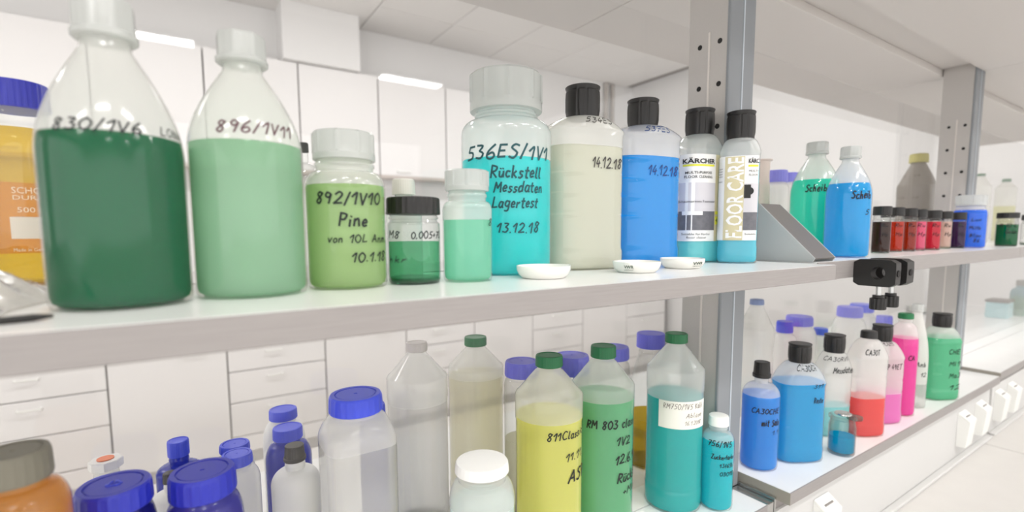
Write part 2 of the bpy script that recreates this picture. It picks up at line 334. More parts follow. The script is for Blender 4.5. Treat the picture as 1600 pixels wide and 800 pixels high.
WRITING = {
  'b830': [('830/1V6', -2.297, -1.106, 0.1168, 0.0073, 'h'), ('LONA', -0.814, -0.242, 0.1178, 0.0057, 'h')],
  'b892_11': [('896/1V11', -2.18, -0.77, 0.1273, 0.0087, 'h')],
  'b892_10': [('892/1V10', -2.586, -0.911, 0.0792, 0.0102, 'h'), ('Pine', -2.051, -1.341, 0.0609, 0.0109, 'h'), ('von 10L Anm.', -2.303, -0.65, 0.0445, 0.0066, 'h'), ('10.1.18', -1.756, -0.732, 0.0288, 0.0084, 'h')],
  'jar_black': [('M8', -3.101, -2.51, 0.0475, 0.0066, 'h'), ('0,005+70', -2.067, -0.704, 0.0473, 0.0066, 'h'), ('hkr', -3.104, -2.278, 0.0247, 0.006, 'h')],
  'h_small': [('8', -1.144, -0.858, 0.0597, 0.0064, 'h')],
  'b536': [('536ES/1V1', -3.094, -1.112, 0.1388, 0.0146, 'h'), ('Rückstell', -2.498, -1.357, 0.1166, 0.0126, 'h'), ('Messdaten', -2.416, -1.313, 0.0998, 0.0113, 'h'), ('Lagertest', -2.46, -1.451, 0.0828, 0.0113, 'h'), ('13.12.18', -2.356, -1.414, 0.0543, 0.0107, 'h')],
  'k_beige': [('534ES', -2.202, -1.124, 0.1903, 0.0071, 'h'), ('14.12.18', -1.944, -0.833, 0.137, 0.0121, 'h')],
  'k_blue': [('537ES', -2.357, -1.257, 0.1947, 0.0079, 'h'), ('14.12.18', -2.202, -0.904, 0.1363, 0.0127, 'h')],
  'n_green': [('Scheibenr', -3.098, -1.832, 0.1323, 0.0136, 'h'), ('Som', -2.18, -1.618, 0.1124, 0.0111, 'h'), ('V1', -1.876, -1.565, 0.0914, 0.0099, 'h'), ('27.9', -1.935, -1.477, 0.0628, 0.0112, 'h')],
  'o_blue': [('Scheib', -2.639, -1.656, 0.1115, 0.0134, 'h'), ('5', -1.945, -1.728, 0.0813, 0.009, 'h')],
  'p_blue': [('CA30CHE', -3.088, -1.517, 0.1123, 0.0093, 'h'), ('mit Salz', -2.535, -1.448, 0.0915, 0.0117, 'h'), ('1.1', -1.957, -1.473, 0.0729, 0.0071, 'h')],
  'q_blue': [('CA30CH', -2.826, -1.515, 0.1797, 0.0095, 'h'), ('311', -1.822, -1.328, 0.1466, 0.0072, 'h'), ('Reste', -1.774, -1.283, 0.12, 0.0097, 'h')],
  'r_clear': [('CA30RVN', -3.443, -1.355, 0.1665, 0.0081, 'h'), ('Messdaten', -2.727, -0.914, 0.1431, 0.0122, 'h')],
  't_red': [('CA30T', -2.916, -1.889, 0.1806, 0.0107, 'h')],
  'u_pink': [('CA30HR', -2.905, -1.794, 0.1825, 0.0085, 'h'), ('LVP 49ET', -2.754, -1.368, 0.1309, 0.0115, 'h')],
  'v_hot': [('CA', -2.494, -1.989, 0.1382, 0.0104, 'h')],
  'w_clear': [('Anb', -2.702, -1.929, 0.1094, 0.0109, 'h'), ('12', -2.325, -1.838, 0.0844, 0.0094, 'h')],
  'x_green': [('CHE', -2.288, -1.371, 0.126, 0.0115, 'h'), ('Ml1', -2.213, -1.285, 0.0956, 0.0115, 'h'), ('Ma3', -2.131, -1.167, 0.0651, 0.0116, 'h'), ('12', -2.071, -1.054, 0.0343, 0.0117, 'h')],
  'r_811': [('811Classic', -2.297, -0.983, 0.1931, 0.0101, 'h'), ('11.11.', -1.74, -0.964, 0.1632, 0.0095, 'h'), ('ASP', -1.652, -0.82, 0.136, 0.0157, 'h')],
  't_803': [('RM 803 class', -2.856, -1.096, 0.1829, 0.012, 'h'), ('1V2', -1.901, -1.332, 0.1573, 0.0113, 'h'), ('12.6.18', -1.935, -0.833, 0.1312, 0.0124, 'h'), ('Rückst', -1.863, -0.833, 0.1039, 0.0134, 'h'), ('+Mer', -1.64, -0.833, 0.0822, 0.0098, 'h')],
  'u_teal': [('', -3.032, -1.172, 0.1645, 0.0444, 'label'), ('RM750/1V5 Kalk', -2.868, -1.398, 0.179, 0.0082, 'p'), ('Ablöse', -2.092, -1.426, 0.1646, 0.0073, 'p'), ('16.1.2018', -2.127, -1.455, 0.1523, 0.0063, 'p')],
  'v_cyan': [('756/1V5', -3.189, -1.63, 0.1132, 0.0084, 'h'), ('Zuckerfarbe', -2.941, -1.42, 0.0923, 0.0074, 'h'), ('13f65h', -2.425, -1.467, 0.0785, 0.0064, 'h'), ('03018', -2.406, -1.423, 0.0646, 0.0064, 'h')],
  'pe_blue': [('Lux', -2.831, -2.224, 0.0766, 0.0085, 'h'), ('Mitte', -2.9, -2.221, 0.0544, 0.0086, 'h'), ('Blau', -2.865, -2.177, 0.0338, 0.0086, 'h'), ('86', -2.63, -2.237, 0.02, 0.0086, 'h')],
  'green_jar': [('M 12 L', -3.641, -2.102, 0.0619, 0.0112, 'h'), ('Grün', -3.107, -2.026, 0.0432, 0.0112, 'h')],
  'jar0': [('Ru', -2.89, -2.146, 0.0593, 0.0067, 'h'), ('Hp', -2.705, -2.07, 0.0405, 0.0067, 'h')],
  'jar1': [('Ru', -3.025, -2.099, 0.0598, 0.0071, 'h'), ('Hp', -2.871, -1.992, 0.04, 0.0071, 'h')],
  'jar2': [('Ru', -2.959, -2.111, 0.06, 0.0073, 'h'), ('Hp', -2.802, -2.001, 0.0396, 0.0073, 'h')],
  'jar3': [('Ru', -3.167, -2.051, 0.0602, 0.0075, 'h'), ('Hp', -2.988, -1.92, 0.0392, 0.0075, 'h')],
  'jar4': [('Ru', -3.032, -2.136, 0.0604, 0.0077, 'h'), ('Hp', -2.875, -2.026, 0.0388, 0.0077, 'h')],
  'jar5': [('Ru', -3.022, -2.086, 0.061, 0.0082, 'h'), ('Hp', -2.843, -1.945, 0.038, 0.0082, 'h')],
  'jar6': [('Ru', -3.082, -2.095, 0.0612, 0.0085, 'h'), ('Hp', -2.906, -1.954, 0.0375, 0.0085, 'h')],
  'schott_left': [('SCHOTT', -1.624, -0.719, 0.091, 0.006, 'w'), ('DURAN', -1.612, -0.773, 0.0843, 0.0042, 'w'), ('500 ml', -1.543, -0.851, 0.0728, 0.0049, 'w'), ('', -1.712, -0.845, 0.0558, 0.0206, 'wpatch'), ('Made in Germany', -1.69, -0.829, 0.0351, 0.0031, 'w')],
  'k_label1': [('', -3.477, -0.902, 0.1014, 0.1347, 'L1')],
  'k_label2': [('', -4.201, -1.413, 0.099, 0.127, 'L2')],
  'dish1': [('', -1.979, -1.232, 0.0082, 0.004, 'h')],
  'dish2': [('VWR', -2.919, -2.513, 0.0066, 0.0045, 'g')],
  'dish3': [('VWR', -2.007, -1.42, 0.0082, 0.0042, 'g')],
}
# ------------------------------------------------------------------ handwriting: strokes drawn on the surface
GL = {
'0': (.6, [[(.3,1),(.08,.75),(.05,.4),(.25,0),(.5,.2),(.55,.65),(.3,1)]]), '1': (.42, [[(.02,.62),(.32,1),(.3,.5),(.26,0)]]),
'2': (.6, [[(.08,.78),(.3,1),(.52,.78),(.35,.4),(.05,.02)],[(.05,.02),(.58,.06)]]), '3': (.55, [[(.1,.95),(.45,.9),(.25,.55)],[(.25,.55),(.5,.35),(.35,.02),(.05,.08)]]),
'4': (.6, [[(.32,1),(.05,.35),(.55,.42)],[(.42,.65),(.38,0)]]), '5': (.58, [[(.55,.98),(.2,.95)],[(.2,.95),(.12,.58)],[(.12,.58),(.45,.5),(.42,.12),(.05,.02)]]),
'6': (.55, [[(.42,1),(.12,.55),(.08,.15),(.3,0),(.48,.2),(.35,.45),(.1,.3)]]), '7': (.55, [[(.05,.95),(.52,.95)],[(.52,.95),(.2,0)],[(.15,.5),(.45,.52)]]),
'8': (.58, [[(.48,.85),(.25,1),(.12,.75),(.42,.35),(.3,0),(.08,.2),(.3,.55),(.5,.9)]]), '9': (.55, [[(.45,.8),(.2,.98),(.08,.7),(.3,.52),(.47,.8)],[(.47,.8),(.35,0)]]),
'/': (.4, [[(.35,1.05),(.05,-.08)]]), '.': (.22, [[(.08,.02),(.12,.04)]]), ',': (.22, [[(.1,.05),(.04,-.14)]]), '+': (.45, [[(.05,.4),(.4,.42)],[(.22,.62),(.2,.2)]]), ' ': (.4, []),
'A': (.62, [[(.02,0),(.32,1)],[(.32,1),(.55,0)],[(.12,.35),(.5,.38)]]), 'B': (.6, [[(.1,0),(.12,1)],[(.12,1),(.48,.8),(.15,.52)],[(.15,.52),(.55,.3),(.1,0)]]),
'C': (.58, [[(.55,.88),(.3,1),(.06,.55),(.2,.05),(.52,.12)]]), 'E': (.55, [[(.5,.98),(.12,.96)],[(.12,.96),(.08,.02)],[(.08,.02),(.48,.05)],[(.1,.5),(.42,.52)]]),
'G': (.6, [[(.52,.88),(.28,1),(.06,.5),(.28,.02),(.52,.2)],[(.52,.2),(.52,.45)],[(.52,.45),(.3,.45)]]), 'H': (.6, [[(.1,1),(.06,0)],[(.52,1),(.48,0)],[(.08,.5),(.5,.52)]]),
'K': (.58, [[(.1,1),(.08,0)],[(.5,1),(.1,.45)],[(.18,.52),(.55,0)]]), 'L': (.52, [[(.12,1),(.08,.03)],[(.08,.03),(.5,.06)]]), 'M': (.74, [[(.04,0),(.14,1)],[(.14,1),(.36,.4)],[(.36,.4),(.62,1)],[(.62,1),(.68,0)]]),
'N': (.6, [[(.06,0),(.1,1)],[(.1,1),(.48,.02)],[(.48,.02),(.54,1)]]), 'O': (.62, [[(.3,1),(.06,.6),(.2,.04),(.48,.15),(.55,.7),(.3,1)]]), 'P': (.55, [[(.12,0),(.14,1)],[(.14,.98),(.5,.85),(.4,.5),(.12,.5)]]),
'R': (.6, [[(.1,0),(.12,1)],[(.12,1),(.5,.85),(.4,.55),(.12,.5)],[(.15,.5),(.52,.02)]]), 'S': (.55, [[(.5,.92),(.28,1),(.12,.75),(.45,.4),(.3,.02),(.05,.12)]]), 'T': (.56, [[(.02,.95),(.55,1)],[(.3,.97),(.26,0)]]),
'V': (.55, [[(.04,1),(.24,0)],[(.24,0),(.52,1)]]), 'Z': (.55, [[(.08,.95),(.5,1)],[(.5,1),(.06,.03)],[(.06,.03),(.52,.04)]]),
'a': (.48, [[(.4,.55),(.15,.6),(.05,.2),(.22,.02),(.38,.25)],[(.4,.6),(.38,.15),(.46,.02)]]), 'b': (.45, [[(.1,1),(.08,.05)],[(.08,.05),(.38,.12),(.32,.5),(.1,.42)]]), 'c': (.4, [[(.36,.52),(.14,.56),(.05,.25),(.18,.02),(.36,.1)]]),
'd': (.5, [[(.4,1),(.38,.05)],[(.38,.15),(.12,.02),(.05,.35),(.22,.58),(.38,.42)]]), 'e': (.42, [[(.06,.28),(.36,.36),(.24,.6),(.06,.35),(.14,.03),(.36,.1)]]), 'f': (.36, [[(.34,.95),(.18,.9),(.14,0)],[(.02,.55),(.3,.55)]]),
'g': (.46, [[(.38,.5),(.14,.58),(.06,.25),(.24,.08),(.38,.3)],[(.38,.58),(.36,-.25),(.08,-.3)]]), 'h': (.46, [[(.1,1),(.07,0)],[(.08,.35),(.28,.55),(.36,0)]]), 'i': (.24, [[(.1,.55),(.1,.02)],[(.12,.8),(.14,.84)]]),
'k': (.44, [[(.1,1),(.08,0)],[(.36,.55),(.1,.26)],[(.15,.3),(.4,0)]]), 'l': (.28, [[(.12,1),(.08,.15),(.22,.02)]]), 'm': (.68, [[(.06,.55),(.06,0)],[(.06,.4),(.24,.56),(.32,0)],[(.32,.4),(.5,.56),(.6,0)]]), 'n': (.46, [[(.06,.55),(.06,0)],[(.06,.38),(.28,.56),(.38,0)]]),
'o': (.44, [[(.22,.58),(.06,.35),(.16,.02),(.36,.15),(.36,.45),(.22,.58)]]), 'p': (.44, [[(.1,.55),(.08,-.3)],[(.1,.45),(.36,.52),(.34,.1),(.1,.1)]]), 'r': (.36, [[(.08,.55),(.06,0)],[(.07,.35),(.32,.55)]]), 's': (.38, [[(.34,.54),(.14,.55),(.14,.36),(.32,.2),(.16,.0),(.04,.06)]]),
't': (.36, [[(.18,.9),(.15,.1),(.3,.02)],[(.03,.6),(.34,.62)]]), 'u': (.46, [[(.06,.55),(.08,.1),(.26,.04),(.38,.3)],[(.4,.55),(.4,0)]]), 'v': (.4, [[(.04,.55),(.18,.02)],[(.18,.02),(.38,.58)]]), 'x': (.4, [[(.04,.55),(.36,0)],[(.36,.55),(.04,0)]]),
}
GL['ü'] = (.46, GL['u'][1]+[[(.12,.78),(.14,.82)],[(.32,.78),(.34,.82)]])
GL['ö'] = (.44, GL['o'][1]+[[(.12,.8),(.14,.84)],[(.32,.8),(.34,.84)]])
def smooth_line(p):
    if len(p) < 3: return p
    q = [p[0]]+list(p)+[p[-1]]; r = []
    for i in range(1, len(q)-2):
        for k in range(3):
            t = k/3
            r.append(tuple(.5*((2*q[i][j])+(-q[i-1][j]+q[i+1][j])*t+(2*q[i-1][j]-5*q[i][j]+4*q[i+1][j]-q[i+2][j])*t*t+(-q[i-1][j]+3*q[i][j]-3*q[i+1][j]+q[i+2][j])*t**3) for j in (0, 1)))
    r.append(p[-1]); return r
def handwriting(txt, surf, t0, t1, z, h, m, parent, R, sw=.165, off=.0004):
    rnd = random.Random(txt)
    x = 0; lines = []
    for ch in txt:
        w, st = GL.get(ch, GL['o'])
        dy = rnd.uniform(-.06, .06); sl = .14+rnd.uniform(-.05, .05); sc = rnd.uniform(.92, 1.08)
        for p in st:
            lines.append([(x+(px+sl*py)*sc, py*sc+dy) for px, py in smooth_line(p)])
        x += w*sc+.1
    tot = max(x-.1, .3)
    mb = MB(); kx = (t1-t0)*R/tot
    def P(a, b): return surf(t0+a/R, z+b, off)
    for ln in lines:
        pts = [(a*kx, (b-.5)*h) for a, b in ln]
        hw = sw*h*.5
        for (a, b), (c, d) in zip(pts, pts[1:]):
            dx, dy = c-a, d-b; l = math.hypot(dx, dy)
            if l < 1e-7: continue
            ux, uy = dx/l*hw*.5, dy/l*hw*.5; nx, ny = -dy/l*hw, dx/l*hw
            a2, b2, c2, d2 = a-ux, b-uy, c+ux, d+uy
            mb.add([P(a2-nx, b2-ny), P(c2-nx, d2-ny), P(c2+nx, d2+ny), P(a2+nx, b2+ny)], [(0, 1, 2, 3)])
    return mb.build('handwriting', m, parent, smooth=False)
FONTCACHE = {}
def font_geo(txt, bold=0):
    k = (txt, bold)
    if k in FONTCACHE: return FONTCACHE[k]
    cu = bpy.data.curves.new('text', 'FONT'); cu.body = txt; cu.resolution_u = 2; cu.offset = bold
    o = bpy.data.objects.new('text', cu); COL.objects.link(o)
    bpy.context.view_layer.update()
    e = o.evaluated_get(bpy.context.evaluated_depsgraph_get()); me = e.to_mesh()
    v = [(p.co.x, p.co.y) for p in me.vertices]; f = [tuple(p.vertices) for p in me.polygons]
    e.to_mesh_clear(); bpy.data.objects.remove(o); bpy.data.curves.remove(cu)
    x0 = min(p[0] for p in v); x1 = max(p[0] for p in v)
    v = [((p[0]-x0)/(x1-x0), p[1]) for p in v]
    FONTCACHE[k] = (v, f); return v, f
def printed(txt, surf, t0, t1, z, h, m, parent, bold=0, off=.0006, vertical=False, name='printed_text'):
    v, f = font_geo(txt, bold); mb = MB(); vs = []
    for x, y in v:
        yy = (y-.35)/.7
        if vertical: vs.append(surf((t0+t1)/2-yy*(t1-t0), z+(x-.5)*h, off))
        else: vs.append(surf(t0+x*(t1-t0), z+yy*h, off))
    mb.add(vs, f)
    return mb.build(name, m, parent, smooth=False)
def patch(name, surf, t0, t1, z0, z1, m, parent, off=.0003, nt=14, nz=4, fn=None):
    mb = MB(); v = []
    for j in range(nz+1):
        for i in range(nt+1):
            v.append(surf(t0+(t1-t0)*i/nt, z0+(z1-z0)*j/nz, off))
    mb.add(v, [(j*(nt+1)+i, j*(nt+1)+i+1, (j+1)*(nt+1)+i+1, (j+1)*(nt+1)+i) for j in range(nz) for i in range(nt)])
    return mb.build(name, m, parent)
def disc_patch(name, surf, tc, zc, r, R, m, parent, off=.0005, seg=18):
    mb = MB(); v = [surf(tc, zc, off)]+[surf(tc+math.cos(2*PI*i/seg)*r/R, zc+math.sin(2*PI*i/seg)*r, off) for i in range(seg)]
    mb.add(v, [(0, 1+i, 1+(i+1) % seg) for i in range(seg)])
    return mb.build(name, m, parent)

# ------------------------------------------------------------------ bottles
def body_profile(s, style):
    R = s['r']; zs = s['zs']; zc = s['zc']; rn = s.get('rn', s.get('rc', R*.6)*.88)
    zt = s['zt']; capin = min(.006, (zt-zc)*.4)
    gap = {'nm': .006, 'wm': .010, 'kar': .001, 'cone': .003, 'jar': .010, 'schott': .012}.get(style, .004)
    ze = max(zc-gap, zs+.003)
    p = [(R*.80, .0025, 0), (R*.90, 0, 0), (R*.97, .0012, 0), (R, .005, 0)]
    if style == 'cone': p += [(R, .035, 0), (R*.985, .0365, 0), (R*.985, .038, 0)]
    if style == 'kar':
        p += [(R, .024, 0), (R*.975, .028, 0)]
        z = .034
        while z < zs-.01: p.append((R*.975, z, 0)); z += .0035
        p += [(R*.975, zs-.006, 0), (R, zs-.003, 0)]
    elif style == 'cone':
        p += [(R*.985, zs-.034, 0), (R, zs-.032, 0)]
    p.append((R, zs, 0))
    N = 12
    for i in range(1, N+1):
        t = i/N
        if style in ('nm', 'schott'): q = math.cos(t*PI/2); q = q*.85+.15*(1-t) if style == 'nm' else q
        elif style in ('wm', 'jar', 'lidjar'): q = math.sqrt(max(0, 1-t*t))
        elif style == 'cone': q = (1-t)**.95 if t > .12 else 1-t*.55
        else: q = .55*math.sqrt(max(0, 1-t**2))+.45*(1-t)
        p.append((rn+(R-rn)*q, zs+(ze-zs)*t, t))
    if style == 'wm': p += [(rn*1.0, ze+.003, 1), (rn*1.05, ze+.004, 1), (rn*1.05, ze+.0065, 1), (rn, ze+.0075, 1)]
    if style in ('jar', 'schott'): p += [(rn*.97, ze+.002, 1), (rn*1.04, ze+.004, 1), (rn*.97, ze+.0065, 1)]
    p.append((rn*.97, max(zc, ze)+capin, 1))
    if s.get('zfix'): pass
    return p
def make_surf(s, prof):
    R = s['r']; sec = (s['n'], s['rot'], s['asp']) if 'n' in s else None
    def at(z):
        if z <= prof[3][1]: return prof[3][0], 0
        for (r0, a, w0), (r1, b, w1) in zip(prof[3:], prof[4:]):
            if b >= z:
                k = (z-a)/max(1e-9, b-a); return r0+(r1-r0)*k, w0+(w1-w0)*k
        return prof[-1][0], 1
    def pt(t, r, w):
        c = (math.cos(t), math.sin(t))
        if not sec: return c[0]*r, c[1]*r
        q = section(t, sec); w = w**1.3
        return (q[0]*(1-w)+c[0]*w)*r, (q[1]*(1-w)+c[1]*w)*r
    def surf(t, z, off=0):
        r, w = at(z); x, y = pt(t, r, w); l = math.hypot(x, y)
        k = (l+off*(1.6 if sec else 1))/l
        return (x*k, y*k, z)
    return surf, pt, at
def cap_mesh(kind, rc, z0, z1, view=1):
    mb = MB(); h = z1-z0
    if kind in ('rib', 'ribw'):
        n = 36
        fn = lambda t, k: 1-(.028 if (int(round(t/(2*PI)*n*3)) % 3 == 1 and 2 <= k <= 3) else 0)
        mb.lathe([(rc*.97, z0), (rc, z0+.0008), (rc, z0+.0016), (rc*.99, z1-.0025), (rc*.95, z1-.0004), (rc*.82, z1), (rc*.79, z1-.0007), (rc*.2, z1-.0007)], n*3, fn=fn)
    elif kind == 'oct':      # octagonal PE screw cap with a flange
        def fn(t, k):
            if k < 3: return 1
            a = (t % (PI/4))-PI/8; return .965+.035*(1-abs(a)/(PI/8))*1.6 if abs(a) < .16 else .965
        mb.lathe([(rc*.97, z0), (rc*1.03, z0+.001), (rc*1.03, z0+h*.16), (rc*.97, z0+h*.22), (rc*.965, z1-h*.12), (rc*.9, z1-.0005), (rc*.6, z1), (rc*.3, z1)], 64, fn=fn)
    elif kind == 'wide':     # wide translucent cap: many lugs, flange below
        n = 9
        def fn(t, k):
            if k < 3 or k > 5: return 1
            return 1.035 if (t/(2*PI)*n) % 1 < .12 else 1
        mb.lathe([(rc*.96, z0), (rc*.97, z0+.001), (rc*.97, z0+h*.22), (rc*.955, z0+h*.25), (rc*.95, z0+h*.5), (rc*.95, z1-h*.08), (rc*.9, z1-h*.02), (rc*.7, z1), (rc*.3, z1)], n*12, fn=fn)
    elif kind == 'flip':     # black flip-top with overhanging rim and grip recesses
        def fn(t, k):
            if 1 <= k <= 4:
                a = t % (PI/2); return .955 if .5 < a < .62 or 1.0 < a < 1.12 else 1
            return 1
        mb.lathe([(rc*.93, z0-.002), (rc*.94, z0+h*.06), (rc*.985, z0+h*.2), (rc*.99, z0+h*.6), (rc*.97, z0+h*.82), (rc*.93, z0+h*.85), (rc*1.0, z1-h*.04), (rc*1.0, z1-.0008), (rc*.96, z1), (rc*.4, z1)], 96, fn=fn)
    elif kind == 'lid':      # wide screw lid: spaced grip ribs, raised rim, sunk centre
        n = 24
        def fn(t, k):
            if 2 <= k <= 3: return 1.0 if (t/(2*PI)*n) % 1 < .55 else 1.022
            return 1
        mb.lathe([(rc*.98, z0), (rc*1.0, z0+.001), (rc*.99, z0+h*.12), (rc*.97, z1-h*.22), (rc*.97, z1-h*.1), (rc*.93, z1), (rc*.78, z1), (rc*.765, z1-.0012), (rc*.74, z1-.0012), (rc*.725, z1-.0004), (rc*.08, z1-.0004), (rc*.05, z1-.001)], n*6, fn=fn)
    elif kind == 'jarlid':
        n = 26
        def fn(t, k):
            if 2 <= k <= 3: return 1.0 if (t/(2*PI)*n) % 1 < .2 else .975
            return 1
        mb.lathe([(rc*.98, z0), (rc, z0+.0006), (rc*.995, z0+h*.2), (rc*.985, z1-h*.12), (rc*.96, z1-.0006), (rc*.92, z1), (rc*.4, z1)], n*5, fn=fn)
    elif kind == 'taper':    # tall black cap narrowing upwards, thick collar below
        fn = lambda t, k: 1-(.03 if (int(round(t/(2*PI)*72)) % 3 == 1 and 3 <= k <= 4) else 0)
        mb.lathe([(rc*.97, z0), (rc*1.02, z0+.001), (rc*1.02, z0+h*.22), (rc*.94, z0+h*.26), (rc*.86, z1-h*.1), (rc*.86, z1-.0006), (rc*.8, z1), (rc*.3, z1)], 72, fn=fn)
    elif kind == 'plain':
        n = 30
        fn = lambda t, k: 1-(.02 if (int(round(t/(2*PI)*n*3)) % 3 == 1 and 1 <= k <= 2) else 0)
        mb.lathe([(rc, z0), (rc, z0+.001), (rc*.97, z1-h*.22), (rc*.93, z1-h*.06), (rc*.8, z1), (rc*.3, z1)], n*3, fn=fn)
    return mb
def view_theta(s): return math.atan2(-s['y'], -s['x'])
def bottle(key, name, label, cat, style, shell, capkind, capmat, liquid=None, group=None, ink=None, seg=48, capname='cap', rot=0):
    s = dict(SPEC[key])
    root = empty(name, (s['x'], s['y'], s['z0']))
    tag(root, label, cat, group)
    prof = body_profile(s, style)
    surf, pt, at = make_surf(s, prof)
    mb = MB(); rings = []
    tv = view_theta(s)
    for r, z, w in prof:
        ring = []
        for i in range(seg):
            t = 2*PI*i/seg; q = 1
            if style == 'kar' and 'n' in s:
                a = (t-s['rot']) % PI; a = min(a, PI-a)           # grip ribs at the narrow ends
                k = max(0, 1-(a/1.25)**2); zz = (z-.045)/.027; inr = .045 < z < s['zs']-.03
                if inr: q = 1-.036*k*max(0, math.cos(zz*2*PI))**6
            x, y = pt(t, r*q, w); ring.append((x, y, z))
        rings.append(ring)
    mats = shell
    if liquid and shell in (PE, PE_THIN):                        # the wetted part of the wall turns clear
        zl = s['zl']; k = next(i for i, p in enumerate(prof) if p[1] > zl)
        r, w = at(zl); mid = [pt(2*PI*i/seg, r, w)+(zl,) for i in range(seg)]
        low = rings[:k]+[mid]; high = [mid]+rings[k:]
        mb.mi = 1; mb.rings(low, True, False); mb.mi = 0; mb.rings(high, False, False); mats = [shell, PE_WET]
    else: mb.rings(rings, True, False)
    mb.build('body', mats, root, angle=.9)
    if liquid:
        zl = s['zl']; lr = []
        zz = [.0022, .004, .008]
        zz += [p[1] for p in prof if .008 < p[1] < zl-.001]+[zl]
        for z in zz:
            r, w = at(z)
            if z < .0085: r *= (.90, .965, .995)[min(2, zz.index(z))]
            r -= .0011
            lr.append([pt(2*PI*i/seg, r, w)+(z,) for i in range(seg)])
        lb = MB(); lb.rings(lr); lb.build('liquid', liquid, root, angle=.9)
    if capkind:
        cb = cap_mesh(capkind, s['rc'], s['zc'], s['zt'])
        c = cb.build(capname, capmat, root, angle=.5)
    for (txt, t0, t1, z, h, kind) in WRITING.get(key, []):
        R = s['r']
        if kind == 'h' and txt: handwriting(txt, surf, t0, t1, z, h, ink or INK, root, R, off=.0005)
        elif kind == 'p': handwriting(txt, surf, t0, t1, z, h, INK_PEN, root, R, sw=.10, off=.0009)
        elif kind == 'label': patch('paper_label', surf, t0, t1, z-h/2, z+h/2, WHITEP_LABEL, root, off=.0005)
        elif kind == 'w': printed(txt, surf, t0, t1, z, h, PRINT_WHITE, root, off=.0004)
        elif kind == 'wpatch':
            patch('writing_field', surf, t0, t1, z-h/2, z+h/2, PRINT_WHITE, root, off=.0004)
        elif kind in ('L1', 'L2'): product_label(kind, surf, t0, t1, z, h, root, s)
    return root, s, surf
WHITEP_LABEL = mat('paper_label_white', (236, 234, 226), .7)
def product_label(kind, surf, t0, t1, z, h, root, s):
    W = mat('label_white', (236, 236, 234), .4); BE = mat('label_beige', (205, 196, 158), .5); YL = mat('label_yellow', (222, 222, 60), .5)
    LV = mat('label_photo_wall', (205, 203, 208), .5); FL = mat('label_photo_floor', (104, 104, 110), .5, var=.15, bscale=120); BK = PRINT
    if kind == 'L1': X0, X1, Y0 = 1056, 1127.5, 240.5
    else: X0, X1, Y0 = 1119, 1184, 244
    YH = 137 if kind == 'L1' else 132
    ru = lambda x: t0+(t1-t0)*(x-X0)/(X1-X0)
    rv = lambda y: z+h/2-(y-Y0)/YH*h
    lab = patch('label', surf, t0, t1, z-h/2, z+h/2, W, root, off=.0003, nt=24, nz=6)
    def pp(n, x0, x1, y0, y1, m, off=.0005): return patch(n, surf, ru(x0), ru(x1), rv(y1), rv(y0), m, lab, off=off, nt=10, nz=3)
    def tt(txt, x0, x1, y, hp, m=BK, bold=0, vertical=False):
        return printed(txt, surf, ru(x0), ru(x1), rv(y), hp/YH*h, m, lab, bold, off=.0009, vertical=vertical)
    if kind == 'L1':
        pp('label_strip', 1113, 1127.5, 240.5, 377.5, BE)
        tt('KÄRCHER', 1065.5, 1110, 251.5, 7, bold=.03); pp('label_bar', 1065.5, 1110, 256.5, 259.5, YL)
        tt('MULTI-PURPOSE', 1069, 1104.5, 269.5, 4, bold=.01); tt('FLOOR CLEANING', 1068, 1105.5, 276, 4, bold=.01)
        pp('label_photo', 1061, 1127.5, 285, 330, LV); pp('label_photo', 1058, 1113, 330, 360, FL)
        pp('label_photo', 1066, 1090, 330, 336, W, .0007)
        tt('Schaumarmes Testmuster', 1061, 1112, 314.5, 3.5)
        pp('label_tag', 1114, 1126, 330, 335, YL, .0007); pp('label_tag', 1114, 1126, 338, 351, YL, .0007)
        tt('4', 1115, 1118, 344, 6); tt('FLOOR', 1116, 1126, 250, 4, W)
        disc_patch('label_badge', surf, ru(1122), rv(275.5), .0068, s['r'], mat('label_badge_grey', (150, 150, 140), .4), lab)
        disc_patch('label_badge', surf, ru(1122), rv(275.5), .0052, s['r'], mat('label_badge_yellow', (206, 190, 50), .4), lab, .0008)
        tt('Suitable for Kärcher', 1066, 1104, 366, 3.4); tt('floor cleaner', 1072, 1097, 371.5, 3.4)
    else:
        pp('label_strip', 1138, 1165, 245, 376, BE)
        tt('FLOOR CARE', 1141.5, 1163, 309.5, 126, W, bold=.02, vertical=True)
        for i, y in enumerate((263, 267, 271, 275, 283)): tt('Testlabor', 1127, 1136, y, 2.6)
        tt('KÄRC', 1170, 1183, 252.5, 6.5, bold=.03); pp('label_bar', 1170, 1183, 258.5, 261.5, YL)
        tt('MULTI', 1171, 1182, 268, 3); tt('FLOOR', 1171, 1182, 274, 3)
        pp('label_photo', 1165, 1184, 287, 360, LV); pp('label_photo', 1165, 1184, 332, 360, FL, .0006)
        pp('label_photo_machine', 1165, 1174, 289, 310, BK, .0009)
        disc_patch('label_photo_machine', surf, ru(1173), rv(299), .0055, s['r'], BK, lab, .0011)
        tt('Suitable', 1168, 1182, 366, 3)

# tinted liquids
def liq(name, rgb, trans=.30, tcol=None, transl=.4, diff=.6):
    c = tcol or rgb
    rgb = tuple(min(251, int(x*1.22)) for x in rgb)
    c = tuple(int(255*(x/255)**.6) for x in c)                   # the light crosses two walls of liquid
    return layered('liquid_'+name, rgb, trans, transl, diff, .0, .1, c)
